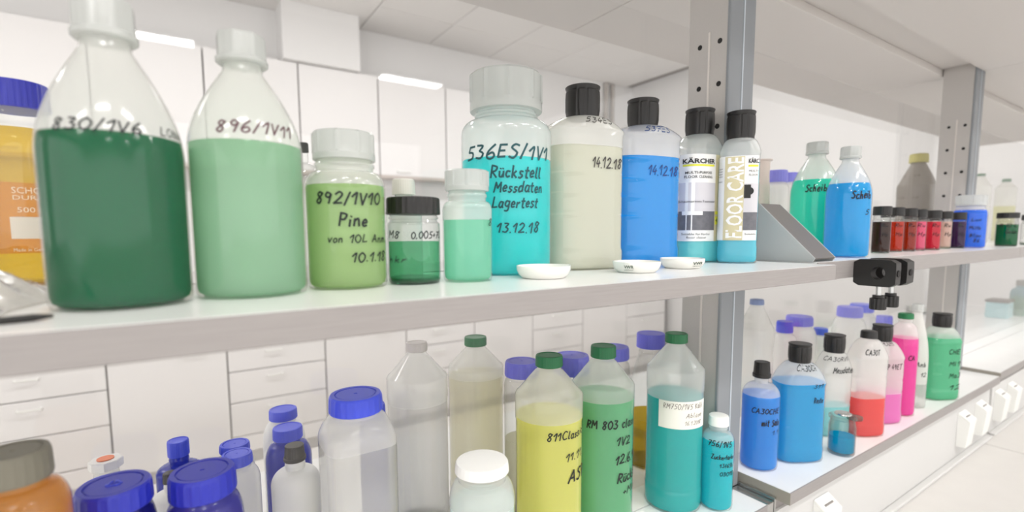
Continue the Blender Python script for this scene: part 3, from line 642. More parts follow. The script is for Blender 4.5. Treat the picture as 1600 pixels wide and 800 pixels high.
# ------------------------------------------------------------------ room shell
Z0 = CAMZ
FLOOR_Z = 0.0; CEIL_Z = Z0+1.66
b = MB(); b.box(-6, 9, -8, 4.6, -.05, 0)
struct(b.build('floor', mat('floor_vinyl', (214, 208, 200), .4, var=.02, bscale=3), smooth=False))
b = MB(); b.box(-6, 4.6, -8, 4.6, CEIL_Z+.015, CEIL_Z+.08)
ceil = struct(b.build('ceiling', GAPM, smooth=False))
tile = None
for i in range(14):
    for j in range(12):
        x = -3.9+i*.61; y = -2.7+j*.61
        if tile is None:
            b = MB(); b.box(-.302, .302, -.302, .302, -.004, .014, .003); tile = b.build('ceiling_tile', CEIL, ceil, smooth=False); o = tile
        else: o = tile.copy(); COL.objects.link(o); o.parent = ceil
        o.location = (x, y, CEIL_Z)
b = MB(); b.box(-6, 4.45, 4.2, 4.35, 0, CEIL_Z+.02); struct(b.build('wall_back', WHITE, smooth=False))
b = MB(); b.box(4.45, 4.6, -3.0, 4.35, 0, CEIL_Z+.02); struct(b.build('wall_right', WHITE, smooth=False))
box('baseboard_back', mat('baseboard_grey', (190, 186, 180), .5), -6, 4.45, 4.185, 4.2, 0, .07)['kind'] = 'structure'

LAMPM, nt, out = newmat('lamp_diffuser')
em = nt.nodes.new('ShaderNodeEmission'); em.inputs[0].default_value = (1, .985, .97, 1); em.inputs[1].default_value = LAMP_STRENGTH
nt.links.new(em.outputs[0], out.inputs[0])
lamp0 = None
lamps = [(-.18, -4.06, 'far row, left end'), (2.14, -4.06, 'far row, right end'), (-2.5, -2.1, 'added fill row behind, left'), (-.1, -2.1, 'added fill row behind, middle'), (2.3, -2.1, 'added fill row behind, right'),  # the row behind is added out of view to brighten the shelf
         (-1.6, 2.45, 'added fill in the aisle by the cabinets, far left'), (-.1, 2.45, 'added fill in the aisle by the cabinets, left'), (1.4, 2.45, 'added fill in the aisle by the cabinets, middle'), (2.9, 2.45, 'added fill in the aisle by the cabinets, right'), (-1.6, -1.0, 'added fill row over the near aisle, far left'), (-.3, -1.0, 'added fill row over the near aisle, left'), (1.0, -1.0, 'added fill row over the near aisle, middle'), (2.3, -1.0, 'added fill row over the near aisle, right'), (3.6, -1.0, 'added fill row over the near aisle, far right')]  # both aisle rows added out of view, backlighting bottles and brightening the shelf
for x, y, w in lamps:
    t = empty('ceiling_light', (x, y, CEIL_Z-.03))
    tag(t, 'flat rectangular ceiling light, '+w, 'ceiling light', 'ceiling lights')
    if lamp0 is None:
        b = MB(); b.box(-.36, .36, -.1, .1, 0, .03, .004); f = b.build('frame', WHITEP, t, smooth=False)
        b = MB(); b.box(-.34, .34, -.085, .085, -.004, .0); d = b.build('diffuser', LAMPM, t, smooth=False); lamp0 = (f, d)
    else:
        for q in lamp0: c = q.copy(); COL.objects.link(c); c.parent = t

# ------------------------------------------------------------------ cabinets along the back wall
def pull(root, x, y, z, w=.10, parent=None):
    b = MB(); b.box(x-w/2, x+w/2, y-.022, y-.016, z-.006, z+.006, .002); b.box(x-w/2, x-w/2+.008, y-.018, y, z-.005, z+.005); b.box(x+w/2-.008, x+w/2, y-.018, y, z-.005, z+.005)
    return b.build('handle', WHITEP, parent or root, smooth=False)
ORD = ['leftmost', 'second from the left', 'third from the left', 'fourth from the left', 'fifth from the left', 'sixth from the left', 'seventh from the left', 'eighth from the left', 'ninth from the left', 'tenth from the left']
YB = 3.57
nd = nb = 0
for k in range(-3, 7):
    x0 = (.052+.1675*k)*YB; x1 = x0+.598
    t = empty('drawer_cabinet' if k % 2 == 0 else 'base_cabinet', ((x0+x1)/2, YB+.3, 0))
    c0, c1 = -.299, .299
    b = MB(); b.box(c0+.001, c1-.001, -.28, .3, .10, .845); b.build('carcass', GAPM, t, smooth=False)
    b = MB(); b.box(c0+.001, c1-.001, -.22, .3, 0, .10); b.build('plinth', CABM, t, smooth=False)
    if k % 2 == 0:
        nd += 1
        tag(t, 'white base cabinet with four drawers, '+ORD[nd-1]+' of the drawer units', 'cabinet', 'drawer cabinets')
        for z0, z1 in ((.648, .842), (.443, .642), (.218, .437), (.105, .212)):
            b = MB(); b.box(c0+.004, c1-.004, -.30, -.281, z0, z1, .003); f = b.build('drawer', CABM, t, smooth=False)
            pull(t, -.03, -.30, z1-.045 if z1 < .8 else .762, parent=f)
    else:
        nb += 1
        tag(t, 'white one-door base cabinet, '+ORD[nb-1]+' of the door units', 'cabinet', 'door base cabinets')
        b = MB(); b.box(c0+.004, c1-.004, -.30, -.281, .105, .842, .003); f = b.build('door', CABM, t, smooth=False)
        pull(t, .12, -.30, .80, parent=f)
wt = box('wall_worktop', TOPM, (.052-.1675*3)*YB, (.052+.1675*7)*YB, YB-.02, 4.2, .845, .88)
tag(wt, 'white worktop lying on the drawer cabinets along the back wall', 'worktop')
for i, k in enumerate(range(-4, 5)):
    x0 = .168+.597*(k-1)+.0; x1 = x0+.595
    t = empty('wall_cabinet', ((x0+x1)/2, 4.1, Z0+.472))
    tag(t, 'white wall cabinet under the ceiling, '+ORD[i], 'cabinet', 'wall cabinets')
    b = MB(); b.box(-.296, .296, -.08, .1, 0, .775); b.build('carcass', GAPM, t, smooth=False)
    b = MB(); b.box(-.294, .294, -.1, -.082, .0, .775, .003); f = b.build('door', CABM, t, smooth=False)
    pull(t, -.1, -.1, .035, parent=f, w=.12)
    b = MB(); b.box(-.296, .296, -.1, .09, -.02, -.001); b.build('light_rail', mat('rail_grey', (196, 186, 178), .5), t, smooth=False)
tag(box('duct_box', WHITE, .66, 1.21, 3.95, 4.2, Z0+1.25, CEIL_Z-.005), 'white boxed duct on top of the wall cabinets at the ceiling', 'duct')
for i, (x, n) in enumerate(((4.02, 'left'), (4.12, 'right'))):
    b = MB(); b.cyl((0, 0, Z0+1.05), (0, 0, CEIL_Z-.01), .022)
    tag(b.build('wall_pipe', mat('pipe_grey', (186, 180, 174), .5), loc=(x, 4.17, 0)), n+' one of two short grey pipes at the far corner', 'pipe')
tag(box('towel_dispenser', mat('dispenser_grey', (178, 180, 184), .5), 1.6, 1.68, 4.08, 4.19, Z0+.1, Z0+.42, .01), 'slim grey dispenser on the back wall under the wall cabinets', 'dispenser')

# ------------------------------------------------------------------ laboratory bench: worktop, service console, posts, shelves
zz = lambda q: Z0+q*U
wkt = [(-1.9, 0.768), (.774, 1.94), (1.946, 3.75)]
for i, (x0, x1) in enumerate(wkt):
    b = MB(); b.box(x0, x1, -.22, 1.5, zz(-1.85)-.03, zz(-1.85), .002)
    tag(b.build('worktop', WORKT, smooth=False), 'white bench worktop below the sockets, '+('left', 'middle', 'right')[i]+' section', 'worktop', 'bench worktops')
    b = MB(); b.box(x0+.02, x1-.02, -.15, 1.45, .1, zz(-1.85)-.031)
    tag(b.build('bench_cabinet', CABM, smooth=False), 'white closed cabinet carrying the '+('left', 'middle', 'right')[i]+' bench worktop', 'cabinet', 'bench cabinets')
    b = MB(); b.box(x0+.05, x1-.05, -.1, 1.4, 0, .1); q = b.build('plinth', GAPM, smooth=False)
    q.parent = bpy.data.objects['bench_cabinet' if i == 0 else 'bench_cabinet.%03d' % i]
# console
PANEL = mat('console_panel_white', (208, 207, 205), .5)
cons = [(-1.9, 2.30*U, -1.33, 1.235, 'left'), (2.383*U, 5.845*U, -1.265, 1.17, 'middle'), (5.853*U, 10.8*U, -1.235, 1.17, 'right')]
for i, (x0, x1, zt, yf, w) in enumerate(cons):
    t = empty('console_shelf', ((x0+x1)/2, 1.56*U, zz(zt)))
    tag(t, {'left': 'white lowest shelf with metal end rim under the blue-lidded bottles', 'middle': 'white lowest shelf with grey edges under the coloured cleaner bottles', 'right': 'white lowest shelf at the far right, half empty'}[w], 'shelf', 'lowest shelves over the sockets')
    th = .062*U; px, py, pz = t.location
    b = MB(); b.box(x0-px, x1-px, (yf+.006)*U-py, 1.556*U-py, -th, 0, 0); b.build('front_board', TOPM, t, smooth=False)
    b = MB(); b.box(x0-px, x1-px, 1.564*U-py, 3.0*U-py, -th, 0, 0); b.build('rear_board', TOPM, t, smooth=False)
    b = MB(); b.box(x0-px, x1-px, yf*U-py, (yf+.0055)*U-py, -th, -.0005); b.build('edge_band', EDGE, t, smooth=False)
    if i == 0:
        b = MB(); b.box(x1-px+.001, x1-px+.055*U, yf*U-py, 1.43*U-py, -th, .001, .001); b.box(x1-px+.06*U, x1-px+.075*U, yf*U-py, 1.43*U-py, -th, .006)
        b.build('metal_rim', METAL, t, smooth=False)
    else:
        b = MB(); b.box(x0-px-.0015, x0-px-.0002, yf*U-py, 2.9*U-py, -th, -.0005); b.build('edge_band', mat('edge_band_dark', (150, 144, 134), .5, bump=.1, bscale=200), t, smooth=False)
for i, (x0, x1, w) in enumerate(((-1.9, 2.305*U, 'left'), (2.37*U, 5.92*U, 'middle'), (5.99*U, 10.8*U, 'right'))):
    t = empty('service_console', ((x0+x1)/2, 1.28*U, zz(-1.85)))
    tag(t, 'white upright service panel between worktop and lowest shelf, %s section' % w, 'console', 'service consoles')
    px, py, pz = t.location
    b = MB(); b.box(x0-px, x1-px, 1.245*U-py, 1.9*U-py, .001, zz(-1.40)-pz); b.build('panel', PANEL, t, smooth=False)
    b = MB(); b.box(x0-px, x1-px, 1.20*U-py, 1.2445*U-py, .001, .009, .002); b.build('lower_ledge', PANEL, t, smooth=False)
    b = MB(); b.box(x0-px, x1-px, 1.26*U-py, 1.89*U-py, zz(-1.40)-pz, zz((-1.393, -1.328, -1.298)[i])-pz); b.build('upper_rail', GAPM, t, smooth=False)
box_gap = box('console_divider', GAPM, 5.925*U, 5.985*U, 1.262*U, 1.8*U, zz(-1.85)+.001, zz(-1.42)); tag(box_gap, 'narrow dark grey strip between two white service panels', 'strip')
sock0 = None
for i, (x, w) in enumerate(((2.86*U, 'under the corner of the middle lowest shelf'), (5.17*U, 'left of the pair before the dark strip'), (5.60*U, 'right of the pair before the dark strip'), (6.15*U, 'left of the pair beyond the dark strip'), (6.55*U, 'right of the pair beyond the dark strip'))):
    t = empty('socket_box', (x, 1.2445*U, zz(-1.585)))
    tag(t, 'white socket with sloping lid, '+w, 'socket', 'white wall sockets')
    if sock0 is None:
        b = MB(); b.rings([[(-.027, .0, -.050), (.027, .0, -.050), (.027, 0, .04), (-.027, 0, .04)], [(-.027, -.020, -.048), (.027, -.020, -.048), (.027, -.026, .022), (-.027, -.026, .022)]])
        q = [b.build('housing', WHITEP, t, smooth=False)]
        b = MB(); b.rings([[(-.027, -.001, .0405), (.027, -.001, .0405), (.027, -.026, .0225), (-.027, -.026, .0225)], [(-.026, -.001, .0435), (.026, -.001, .0435), (.026, -.026, .0255), (-.026, -.026, .0255)]]); q.append(b.build('lid', WHITEP, t, smooth=False))
        b = MB(); b.box(-.015, .015, -.016, -.013, .033, .0355); q.append(b.build('slot', GAPM, t, smooth=False)); sock0 = q
    else:
        for c in sock0: c = c.copy(); COL.objects.link(c); c.parent = t
# posts
for i, (xl, w) in enumerate(((-1.33, 'left of the picture'), (2.167, 'behind the FLOOR CARE bottle'), (5.653, 'far right beyond the jars'))):
    pz_ = -1.33 if i < 2 else -1.265
    t = empty('shelf_post', ((xl+.097)*U, 1.545*U, zz(pz_)+.001))
    tag(t, 'tall grey metal post, '+w, 'post', 'bench posts')
    H_ = (1.409-pz_)*U-.001
    hw = .0975*U; y0, y1 = -.115*U, .115*U
    b = MB(); b.box(-hw, hw, y0+.02*U, y1, 0, H_); b.build('post_body', POST, t, smooth=False)
    b = MB(); b.box(-hw-.002, hw, y0, y0+.0195*U, 0, H_, .0015); f = b.build('front_profile', ALU_FRONT, t, smooth=False)
    b = MB(); b.box(-.004*U, .004*U, y0-.001, y0-.0001, 0, H_); b.build('groove', mat('groove_light', (190, 198, 206), .4), f, smooth=False)
    b = MB(); b.box(-hw-.0012, -hw-.0001, -.006*U, .004*U, 0, (.95-pz_)*U); b.build('seam', mat('seam_light', (214, 208, 202), .4), t, smooth=False)
    for z in (.895, .698, .50, .30, .10):
        for y in (-.057, .052):
            b = MB(); b.cyl((-hw-.0004, y*U, (z-pz_)*U), (-hw+.002, y*U, (z-pz_)*U), .0125*U, 12); b.build('screw_hole', HOLEM, t, smooth=False)
# shelves
def shelf(x0, x1, y0, y1, zt, th, label, bay=0, notch=()):
    t = empty('shelf_board', ((x0+x1)/2, (y0+y1)/2, zz(zt))); tag(t, label, 'shelf', 'bottle shelves')
    hx, hy = (x1-x0)/2, (y1-y0)/2
    b = MB(); xx = x0; cx, cy = (x0+x1)/2, (y0+y1)/2
    for n0, n1 in notch:                                            # cut-outs for the posts
        if n0 > xx: b.box(xx-cx, n0-cx, -hy+.0025, hy, -th, 0)
        b.box(max(n0, x0)-cx, min(n1, x1)-cx, -hy+.0025, 1.422*U-cy, -th, 0); xx = n1
    if xx < x1: b.box(xx-cx, hx, -hy+.0025, hy, -th, 0)
    b.build('board', TOPM, t, smooth=False)
    b = MB(); b.box(-hx, hx, -hy, -hy+.0022, -th, -.0003, .0008); b.build('front_edge', EDGE, t, smooth=False)
    if bay: b = MB(); b.box(hx+.0002, hx+.002, -hy, 1.42*U-cy, -th, -.0005); b.build('end_edge', EDGE, t, smooth=False)
shelf(-1.33*U, 2.325*U, 1.0*U, 1.685*U, -.145, .064*U, 'grey-edged white shelf carrying the large bottles and three dishes', 1, ((-1.34*U, -1.13*U), (2.155*U, 2.4*U)))
shelf(2.38*U, 5.745*U, 1.10*U, 1.685*U, -.142, .086*U, 'thicker grey-edged white shelf carrying the small coloured jars', 0, ((5.64*U, 5.86*U),))
shelf(5.75*U, 10.8*U, 1.10*U, 1.685*U, -.142, .086*U, 'grey-edged white shelf at the far right under the green jar', 0, ((5.7*U, 5.86*U),))
shelf(-1.33*U, 2.325*U, 1.72*U, 2.3*U, -.145, .064*U, 'white shelf behind the glass pane, left bay, under the amber bottle')
shelf(2.38*U, 10.8*U, 1.72*U, 2.3*U, -.142, .086*U, 'white shelf behind the glass pane, right bays, under the grey bottle')
# glass panes
for i, (x0, x1) in enumerate(((-1.13, 2.30), (2.31, 5.74), (5.75, 10.7))):
    for j, (z0, z1) in enumerate(((-.144, 1.03), (-1.32 if i == 0 else (-1.26 if i == 1 else -1.23), -.235 if i else -.215))):
        b = MB(); b.box(x0*U, x1*U, 1.692*U, 1.706*U, zz(z0)+.0005, zz(z1))
        tag(b.build('glass_screen', PANE, smooth=False), 'clear glass screen behind the bottles, %s bay, %s the middle shelf' % (('left', 'middle', 'right')[i], ('above', 'below')[j]), 'glass screen', 'glass screens between the posts')
# canopy
xs = [(-1.33, 2.262), (2.268, 5.752), (5.758, 10.8)]
for i, (x0, x1) in enumerate(xs):
    for j, (y0, y1) in enumerate(((.45, 1.425), (1.67, 2.70))):
        b = MB(); b.box(x0*U, x1*U, y0*U, y1*U, zz(1.35), zz(1.41), .001)
        tag(b.build('top_shelf', CANOPY, smooth=False), 'pale board of the top shelf seen from below, %s bay, %s the posts' % (('left', 'middle', 'right')[i], ('in front of', 'behind')[j]), 'shelf', 'top shelf boards')
    b = MB(); b.box(x0*U, x1*U, 1.40*U, 1.69*U, zz(1.4105), zz(1.43))
    tag(b.build('channel_cover', CANOPY, smooth=False), 'pale cover over the channel between top shelf boards, %s bay' % ('left', 'middle', 'right')[i], 'cover', 'channel covers')
# bracket at the step between the shelves
t = empty('shelf_bracket', (2.37*U, 1.42*U, zz(-.1415)))
tag(t, 'triangular grey metal bracket standing where the two shelves meet', 'bracket')
def tri(x, th):
    b = MB(); P = [(.0, 0), (-.30*U, 0), (-.31*U, .006), (-.04*U, .277*U), (0, .277*U)]
    b.rings([[(x, y, z) for y, z in P], [(x+th, y, z) for y, z in P]]); return b.build('side_plate', mat('bracket_grey', (186, 188, 187), .5), t, smooth=False)
tri(0, .002); tri(.19*U, .002)
b = MB(); P = [(-.31*U, .006), (-.04*U, .277*U), (-.04*U, .277*U-.003), (-.307*U, .004)]
b.rings([[(.0025, y, z) for y, z in P], [(.19*U-.0005, y, z) for y, z in P]]); b.build('sloping_flange', mat('flange_grey', (104, 100, 98), .5), t, smooth=False)
b = MB(); b.box(.0025, .19*U-.0005, -.04*U, 0, .277*U-.003, .277*U-.0002); b.build('top_flange', ALU, t, smooth=False)

# clamps on the shelf edge
def clamp(x, w, wd=.057):
    t = empty('rod_clamp', (x*U, 1.0*U, zz(-.265)))
    tag(t, w, 'clamp', 'black clamps on the shelf edge')
    x1 = wd*U; ya, yb = -.076*U, .099*U; h = .128*U
    b = MB(); n = 24; cy, cz, r = -.004*U, h*.5, .030*U
    def rr(a):   # rounded rectangle boundary in yz
        c, q = math.cos(a), math.sin(a); hy, hz = (yb-ya)/2, h/2
        k = (abs(c/hy)**9+abs(q/hz)**9)**(-1/9); return ((ya+yb)/2+c*k, hz+q*k)
    O0 = [(0,)+rr(2*PI*i/n) for i in range(n)]; O1 = [(x1,)+rr(2*PI*i/n) for i in range(n)]
    I0 = [(0, cy+math.cos(2*PI*i/n)*r, cz+math.sin(2*PI*i/n)*r) for i in range(n)]; I1 = [(x1,)+p[1:] for p in I0]
    b.rings([I0, O0, O1, I1, I0], False, False); b.build('block', BLACKP, t, angle=.5)
    b = MB(); b.cyl((x1/2, ya-.0012, cz), (x1/2, ya+.001, cz), .016*U, 14); b.build('end_hole', HOLEM, t)
    b = MB(); b.cyl((x1/2, -.002*U, -.045*U), (x1/2, -.002*U, .03*U), .012*U, 14); b.build('threaded_rod', METAL, t)
    b = MB(); fn = lambda a, k: 1-(.08 if int(round(a/(2*PI)*48)) % 4 < 2 else 0)
    R = .034*U; b.lathe([(R*.7, -.043*U), (R*.7, -.055*U), (R, -.058*U), (R, -.108*U), (R*.9, -.112*U), (R*.4, -.112*U)], 48, c=(x1/2, -.002*U), fn=lambda a, k: fn(a, k) if 2 <= k <= 3 else 1); b.build('knob', BLACKP, t, angle=.4)
clamp(2.732, 'nearer black block clamp with knurled knob hanging at the shelf edge')
clamp(2.862, 'farther black block clamp, partly behind the nearer one', .085)

# ------------------------------------------------------------------ large bottles on the middle shelf
r, sp, surf = bottle('schott_left', 'laboratory_glass_bottle', 'glass bottle of amber-yellow liquid with ribbed blue screw cap at the left edge', 'bottle', 'schott', GLASS, 'rib', BLUED, layered('liquid_amber', (240, 208, 80), .76, .13, .11, .0, .1, (248, 228, 120)))
tv = view_theta(sp)+PI
patch('rear_label', surf, tv-1.35, tv+1.35, .030, .103, layered('ochre_label', (250, 176, 60), .40, .45, .15, .0, .3, (255, 190, 80)), r, off=.0004, nt=24)
bottle('b830', 'polyethylene_bottle', 'milky bottle of dark green liquid, largest at the left of the shelf', 'bottle', 'nm', PE_THIN, 'oct', PE_CAP, liq('dark_green', (4, 102, 68), .3, (10, 130, 88)))
bottle('b892_11', 'polyethylene_bottle', 'milky bottle of pale mint liquid, marked 1V11, beside the dark green one', 'bottle', 'nm', PE_THIN, 'oct', PE_CAP, liq('pale_mint', (146, 182, 156), .40, (165, 205, 176)), ink=INK_BROWN)
bottle('b892_10', 'wide_neck_bottle', 'squat wide-neck bottle of light green liquid with Pine written on it', 'bottle', 'wm', PE_THIN, 'wide', PE_CAP, liq('light_green', (158, 184, 130), .38, (178, 208, 152)))
def jar(key, label, rgb, group='small lidded jars on the right shelf', lvl=None, name='sample_jar', lab=None):
    s = SPEC[key]
    if lvl: s['zl'] = lvl
    s['rn'] = s['rc']*.9
    r, s, surf = bottle(key, name, label, 'jar', 'jar', GLASS, 'jarlid', BLACKP, layered('jar_'+'_'.join(map(str, rgb)), rgb, .12, .40, .48, 0, .1), group, seg=32, capname='lid')
    b = MB(); R = s['r']; b.lathe([(R*.7, .0008), (R*.93, .0006), (R*.985, .004), (R*.9, .0065)], 32); b.build('glass_base', glassy('thick_glass', (225, 240, 232), 1.5, .5), r)
    return r
SPEC['jar_black']['zl'] = SPEC['jar_black']['zl']
r, s, surf = bottle('jar_black', 'sample_jar', 'clear glass jar with black ribbed lid, half full of green liquid', 'jar', 'jar', GLASS, 'jarlid', BLACKP, layered('liquid_clear_green', (90, 196, 146), .76, .12, .12, 0, .1, (182, 236, 208)), capname='lid')
b = MB(); R = s['r']; b.lathe([(R*.7, .0008), (R*.93, .0006), (R*.985, .004), (R*.9, .0065)], 32); b.build('glass_base', glassy('thick_glass', (225, 240, 232), 1.5, .5), r)
bottle('small_behind', 'dropper_bottle', 'small bottle with ribbed off-white cap behind the black-lidded jar', 'bottle', 'nm', PE, 'plain', mat('offwhite_cap', (212, 209, 200), .45))
r, s, surf = bottle('stopper_glass', 'stoppered_vial', 'slim clear vial with black rubber stopper behind the light green bottle', 'vial', 'jar', GLASS, 'plain', mat('rubber_stopper', (70, 70, 68), .7), capname='stopper')
bottle('h_small', 'wide_neck_bottle', 'small milky bottle of pale aqua liquid right of the black-lidded jar', 'bottle', 'wm', PE_THIN, 'wide', PE_CAP, liq('pale_aqua', (140, 212, 184), .46, (160, 220, 196)))
bottle('b536', 'wide_neck_bottle', 'big wide-neck bottle of turquoise liquid dated 13.12.18', 'bottle', 'wm', PE_THIN, 'wide', PE_CAP, liq('turquoise', (50, 200, 204), .3, (60, 215, 220)), ink=mat('teal_marker_ink', (20, 72, 78), .6))
bottle('k_beige', 'cleaner_bottle', 'opaque off-white bottle with black flip cap between the turquoise and blue ones', 'bottle', 'kar', PE, 'flip', BLACKP, liq('off_white', (190, 190, 178), .12, (215, 215, 205)), ink=mat('grey_marker_ink', (62, 58, 56), .6))
bottle('k_blue', 'cleaner_bottle', 'bright blue bottle with black flip cap on the middle shelf', 'bottle', 'kar', PE_THIN, 'flip', BLACKP, liq('bright_blue', (40, 146, 232), .2, (50, 160, 240)), ink=mat('blue_marker_ink', (30, 62, 118), .6))
bottle('k_label1', 'cleaner_bottle', 'labelled floor cleaner bottle with yellow bar, left of the FLOOR CARE one', 'bottle', 'kar', PE_THIN, 'flip', BLACKP, liq('aqua_cleaner', (110, 200, 208), .2, (120, 205, 212)))
bottle('k_label2', 'cleaner_bottle', 'labelled bottle with FLOOR CARE running up a beige strip', 'bottle', 'kar', PE_THIN, 'flip', BLACKP, liq('blue_cleaner', (96, 190, 222), .2, (110, 198, 226)))
bottle('n_green', 'polyethylene_bottle', 'round-shouldered bottle of sea-green liquid behind the metal bracket', 'bottle', 'nm', PE_THIN, 'oct', PE_CAP, liq('sea_green', (36, 196, 176), .3, (50, 215, 190)))
bottle('o_blue', 'polyethylene_bottle', 'round-shouldered bottle of cyan blue liquid beside the sea-green one', 'bottle', 'nm', PE_THIN, 'oct', PE_CAP, liq('cyan_blue', (0, 156, 224), .25, (0, 170, 235)))
JC = [((70, 34, 18), 'dark brown', 'nearest of the jar row'), ((212, 56, 18), 'orange-red', 'second of the jar row'), ((178, 50, 16), 'rust red', 'third of the jar row'), ((244, 112, 152), 'light pink', 'fourth of the jar row'),
      ((226, 38, 70), 'crimson', 'fifth of the jar row'), ((232, 202, 190), 'pale rose', 'sixth of the jar row'), ((66, 22, 84), 'dark purple', 'farthest of the jar row')]
for i, (c, n, w) in enumerate(JC):
    SPEC['jar%d' % i]['zl'] = SPEC['jar%d' % i]['zs']*.97
    jar('jar%d' % i, 'small black-lidded jar of %s liquid, %s' % (n, w), c)
for i, (k, dx, dy, c, n) in enumerate(((2, .034, .055, (206, 110, 72), 'salmon'), (4, .030, .058, (250, 60, 118), 'hot pink'), (5, .042, .056, (188, 178, 166), 'grey'), (6, .045, .06, (240, 110, 44), 'orange'))):
    s = dict(SPEC['jar%d' % k]); s['x'] += dx; s['y'] += dy; SPEC['jarb%d' % i] = s
    jar('jarb%d' % i, 'small black-lidded jar of %s liquid in the rear row of jars' % n, c, 'small lidded jars in the rear row')
bottle('pe_blue', 'wide_neck_bottle', 'wide-neck bottle of deep blue liquid at the end of the jar row', 'bottle', 'wm', PE_THIN, 'wide', PE_CAP, liq('deep_blue', (0, 104, 226), .15, (20, 120, 235)))
SPEC['green_jar']['zl'] = SPEC['green_jar']['zs']*.98
jar('green_jar', 'black-lidded jar of bottle green liquid, alone at the right', (0, 122, 70))
jar('clear_jar', 'empty clear jar with black lid at the right edge', (222, 222, 218), lvl=.01)
bottle('gray_bottle', 'storage_bottle', 'large grey bottle with pale yellow cap behind the jars', 'bottle', 'cone', mat('grey_bottle_plastic', (150, 143, 134), .45), 'plain', YELLOWP, seg=48)
for k, n in (('ghost1', 'clear empty bottle with thin green cap, just right of the far post'), ('ghost2', 'clear bottle with thin green cap and some pale yellow liquid')):
    bottle(k, 'storage_bottle', n, 'bottle', 'cone', PE, 'rib', GREENP, liq('faint_yellow', (224, 220, 160), .4) if k == 'ghost2' else None)
for k, n in (('purple1', 'clear container with wide violet lid behind the bracket'), ('purple2', 'violet-lidded container behind the round sea-green bottle')):
    bottle(k, 'lidded_container', n, 'container', 'lidjar', PE, 'lid', VIOLETP, capname='lid')
s = SPEC['funnel']
t = empty('measuring_funnel', (s['x'], s['y'], s['z0'])); tag(t, 'pinkish white tall cup with flared rim behind the FLOOR CARE bottle', 'cup')
zt = .205; b = MB(); b.lathe([(.022, 0), (.023, .001), (.016, .17), (.0165, zt-.004), (.0215, zt-.002), (.0215, zt), (.0155, zt-.001), (.014, .17), (.020, .003)], 36); b.build('cup', mat('pinkish_white_plastic', (226, 208, 198), .5), t)
# porcelain dishes
for k, w, a0 in (('dish1', 'leftmost white porcelain dish, in front of the turquoise bottle', -.2), ('dish2', 'middle white porcelain dish with green print on its left, before the blue bottle', 3.5), ('dish3', 'right white porcelain dish with green print near its right end', 4.6)):
    s = SPEC[k]; R = s['r']; t = empty('evaporating_dish', (s['x'], s['y'], s['z0'])); tag(t, w, 'dish', 'porcelain dishes on the shelf edge')
    def fn(a, kk, a0=a0):
        d = (a-a0+PI) % (2*PI)-PI
        return 1+(.10*math.exp(-(d/.16)**2) if 4 <= kk <= 7 else 0)
    b = MB(); prof = [(R*.55, 0), (R*.78, .0004), (R*.92, .004), (R*.99, .009), (R, .0128), (R*.995, .0135), (R*.97, .0135), (R*.955, .012), (R*.88, .005), (R*.7, .0022), (R*.2, .0018)]
    b.lathe(prof, 72, fn=fn); b.build('bowl', PORC, t)
    for (txt, t0, t1, z, h, kind) in WRITING[k]:
        if txt:
            sf = lambda a, z_, off: ((R*(.93+.06*min(1, z_/.010))+off)*math.cos(a), (R*(.93+.06*min(1, z_/.010))+off)*math.sin(a), z_)
            printed('VWR', sf, t0, t1, .0078, .0038, PRINT_GREEN, t, bold=.02, off=.0006); printed('GERMANY', sf, t0, t1, .0042, .0016, PRINT_GREEN, t, off=.0006)
# crumpled bag
b = MB(); n = 26; rnd = random.Random(3); v = []
ph = [(rnd.uniform(30, 120), rnd.uniform(30, 120), rnd.uniform(0, 6)) for _ in range(9)]
for j in range(n+1):
    for i in range(n+1):
        u_, w_ = i/n, j/n; x = -.11+.145*u_; y = -.085+.17*w_
        e = min(u_, 1-u_, w_, 1-w_)*4; e = min(1, e)**.7
        z = .001+e*(.014+.012*abs(sum(math.sin(a*x+c*y+p) for a, c, p in ph))/2.2+.004*math.sin(60*x+90*y))
        v.append((x+.006*math.sin(40*y), y+.008*math.sin(50*x), max(.0006, z)))
b.add(v, [(j*(n+1)+i, j*(n+1)+i+1, (j+1)*(n+1)+i+1, (j+1)*(n+1)+i) for j in range(n) for i in range(n)])
tag(b.build('plastic_bag', layered('film_plastic', (242, 238, 232), .10, .35, .55, .12, .2), smooth=True, angle=1.2, loc=(-.125, .46, zz(-.145))), 'crumpled translucent plastic bag at the left shelf edge', 'bag')
b = MB(); b.cyl((-.020, -.007, .0024), (.020, .007, .0024),   .0022, 12); b.cyl((.020, .007, .0024), (.028, .0098, .0024),   .0022, 12, .001)  # black rod modelled in place of the dark shadow at the bag
tag(b.build('bag_shadow', BLACKP, loc=(-.094, .375, zz(-.145))), 'thin black rod standing in for the shadow beside the plastic bag', 'shadow')

# ------------------------------------------------------------------ lower shelf, middle bay
bottle('p_blue', 'polyethylene_bottle', 'round blue bottle with tall black cap, nearest the post on the lower shelf', 'bottle', 'wm', PE_THIN, 'taper', BLACKP, liq('cornflower', (50, 138, 228), .18, (60, 155, 238)))
K = lambda *a, **k: bottle(*a[:4], 'kar', PE_THIN, *a[4:], **k)
K('q_blue', 'cleaner_bottle', 'oval bottle of steel blue liquid with black flip cap, lower shelf', 'bottle', 'flip', BLACKP, liq('steel_blue', (44, 156, 202), .22, (54, 170, 214)))
SPEC['r_clear']['r'] *= .90; SPEC['t_red']['x'] += .005; SPEC['t_red']['r'] *= .97
K('r_clear', 'cleaner_bottle', 'nearly colourless bottle marked Messdaten with black flip cap, lower shelf', 'bottle', 'flip', BLACKP, liq('ice_blue', (150, 208, 226), .4, (160, 214, 232)))
K('t_red', 'cleaner_bottle', 'bottle one third full of red liquid with flat black cap', 'bottle', 'plain', BLACKP, liq('salmon_red', (240, 84, 84), .2, (245, 110, 104)))
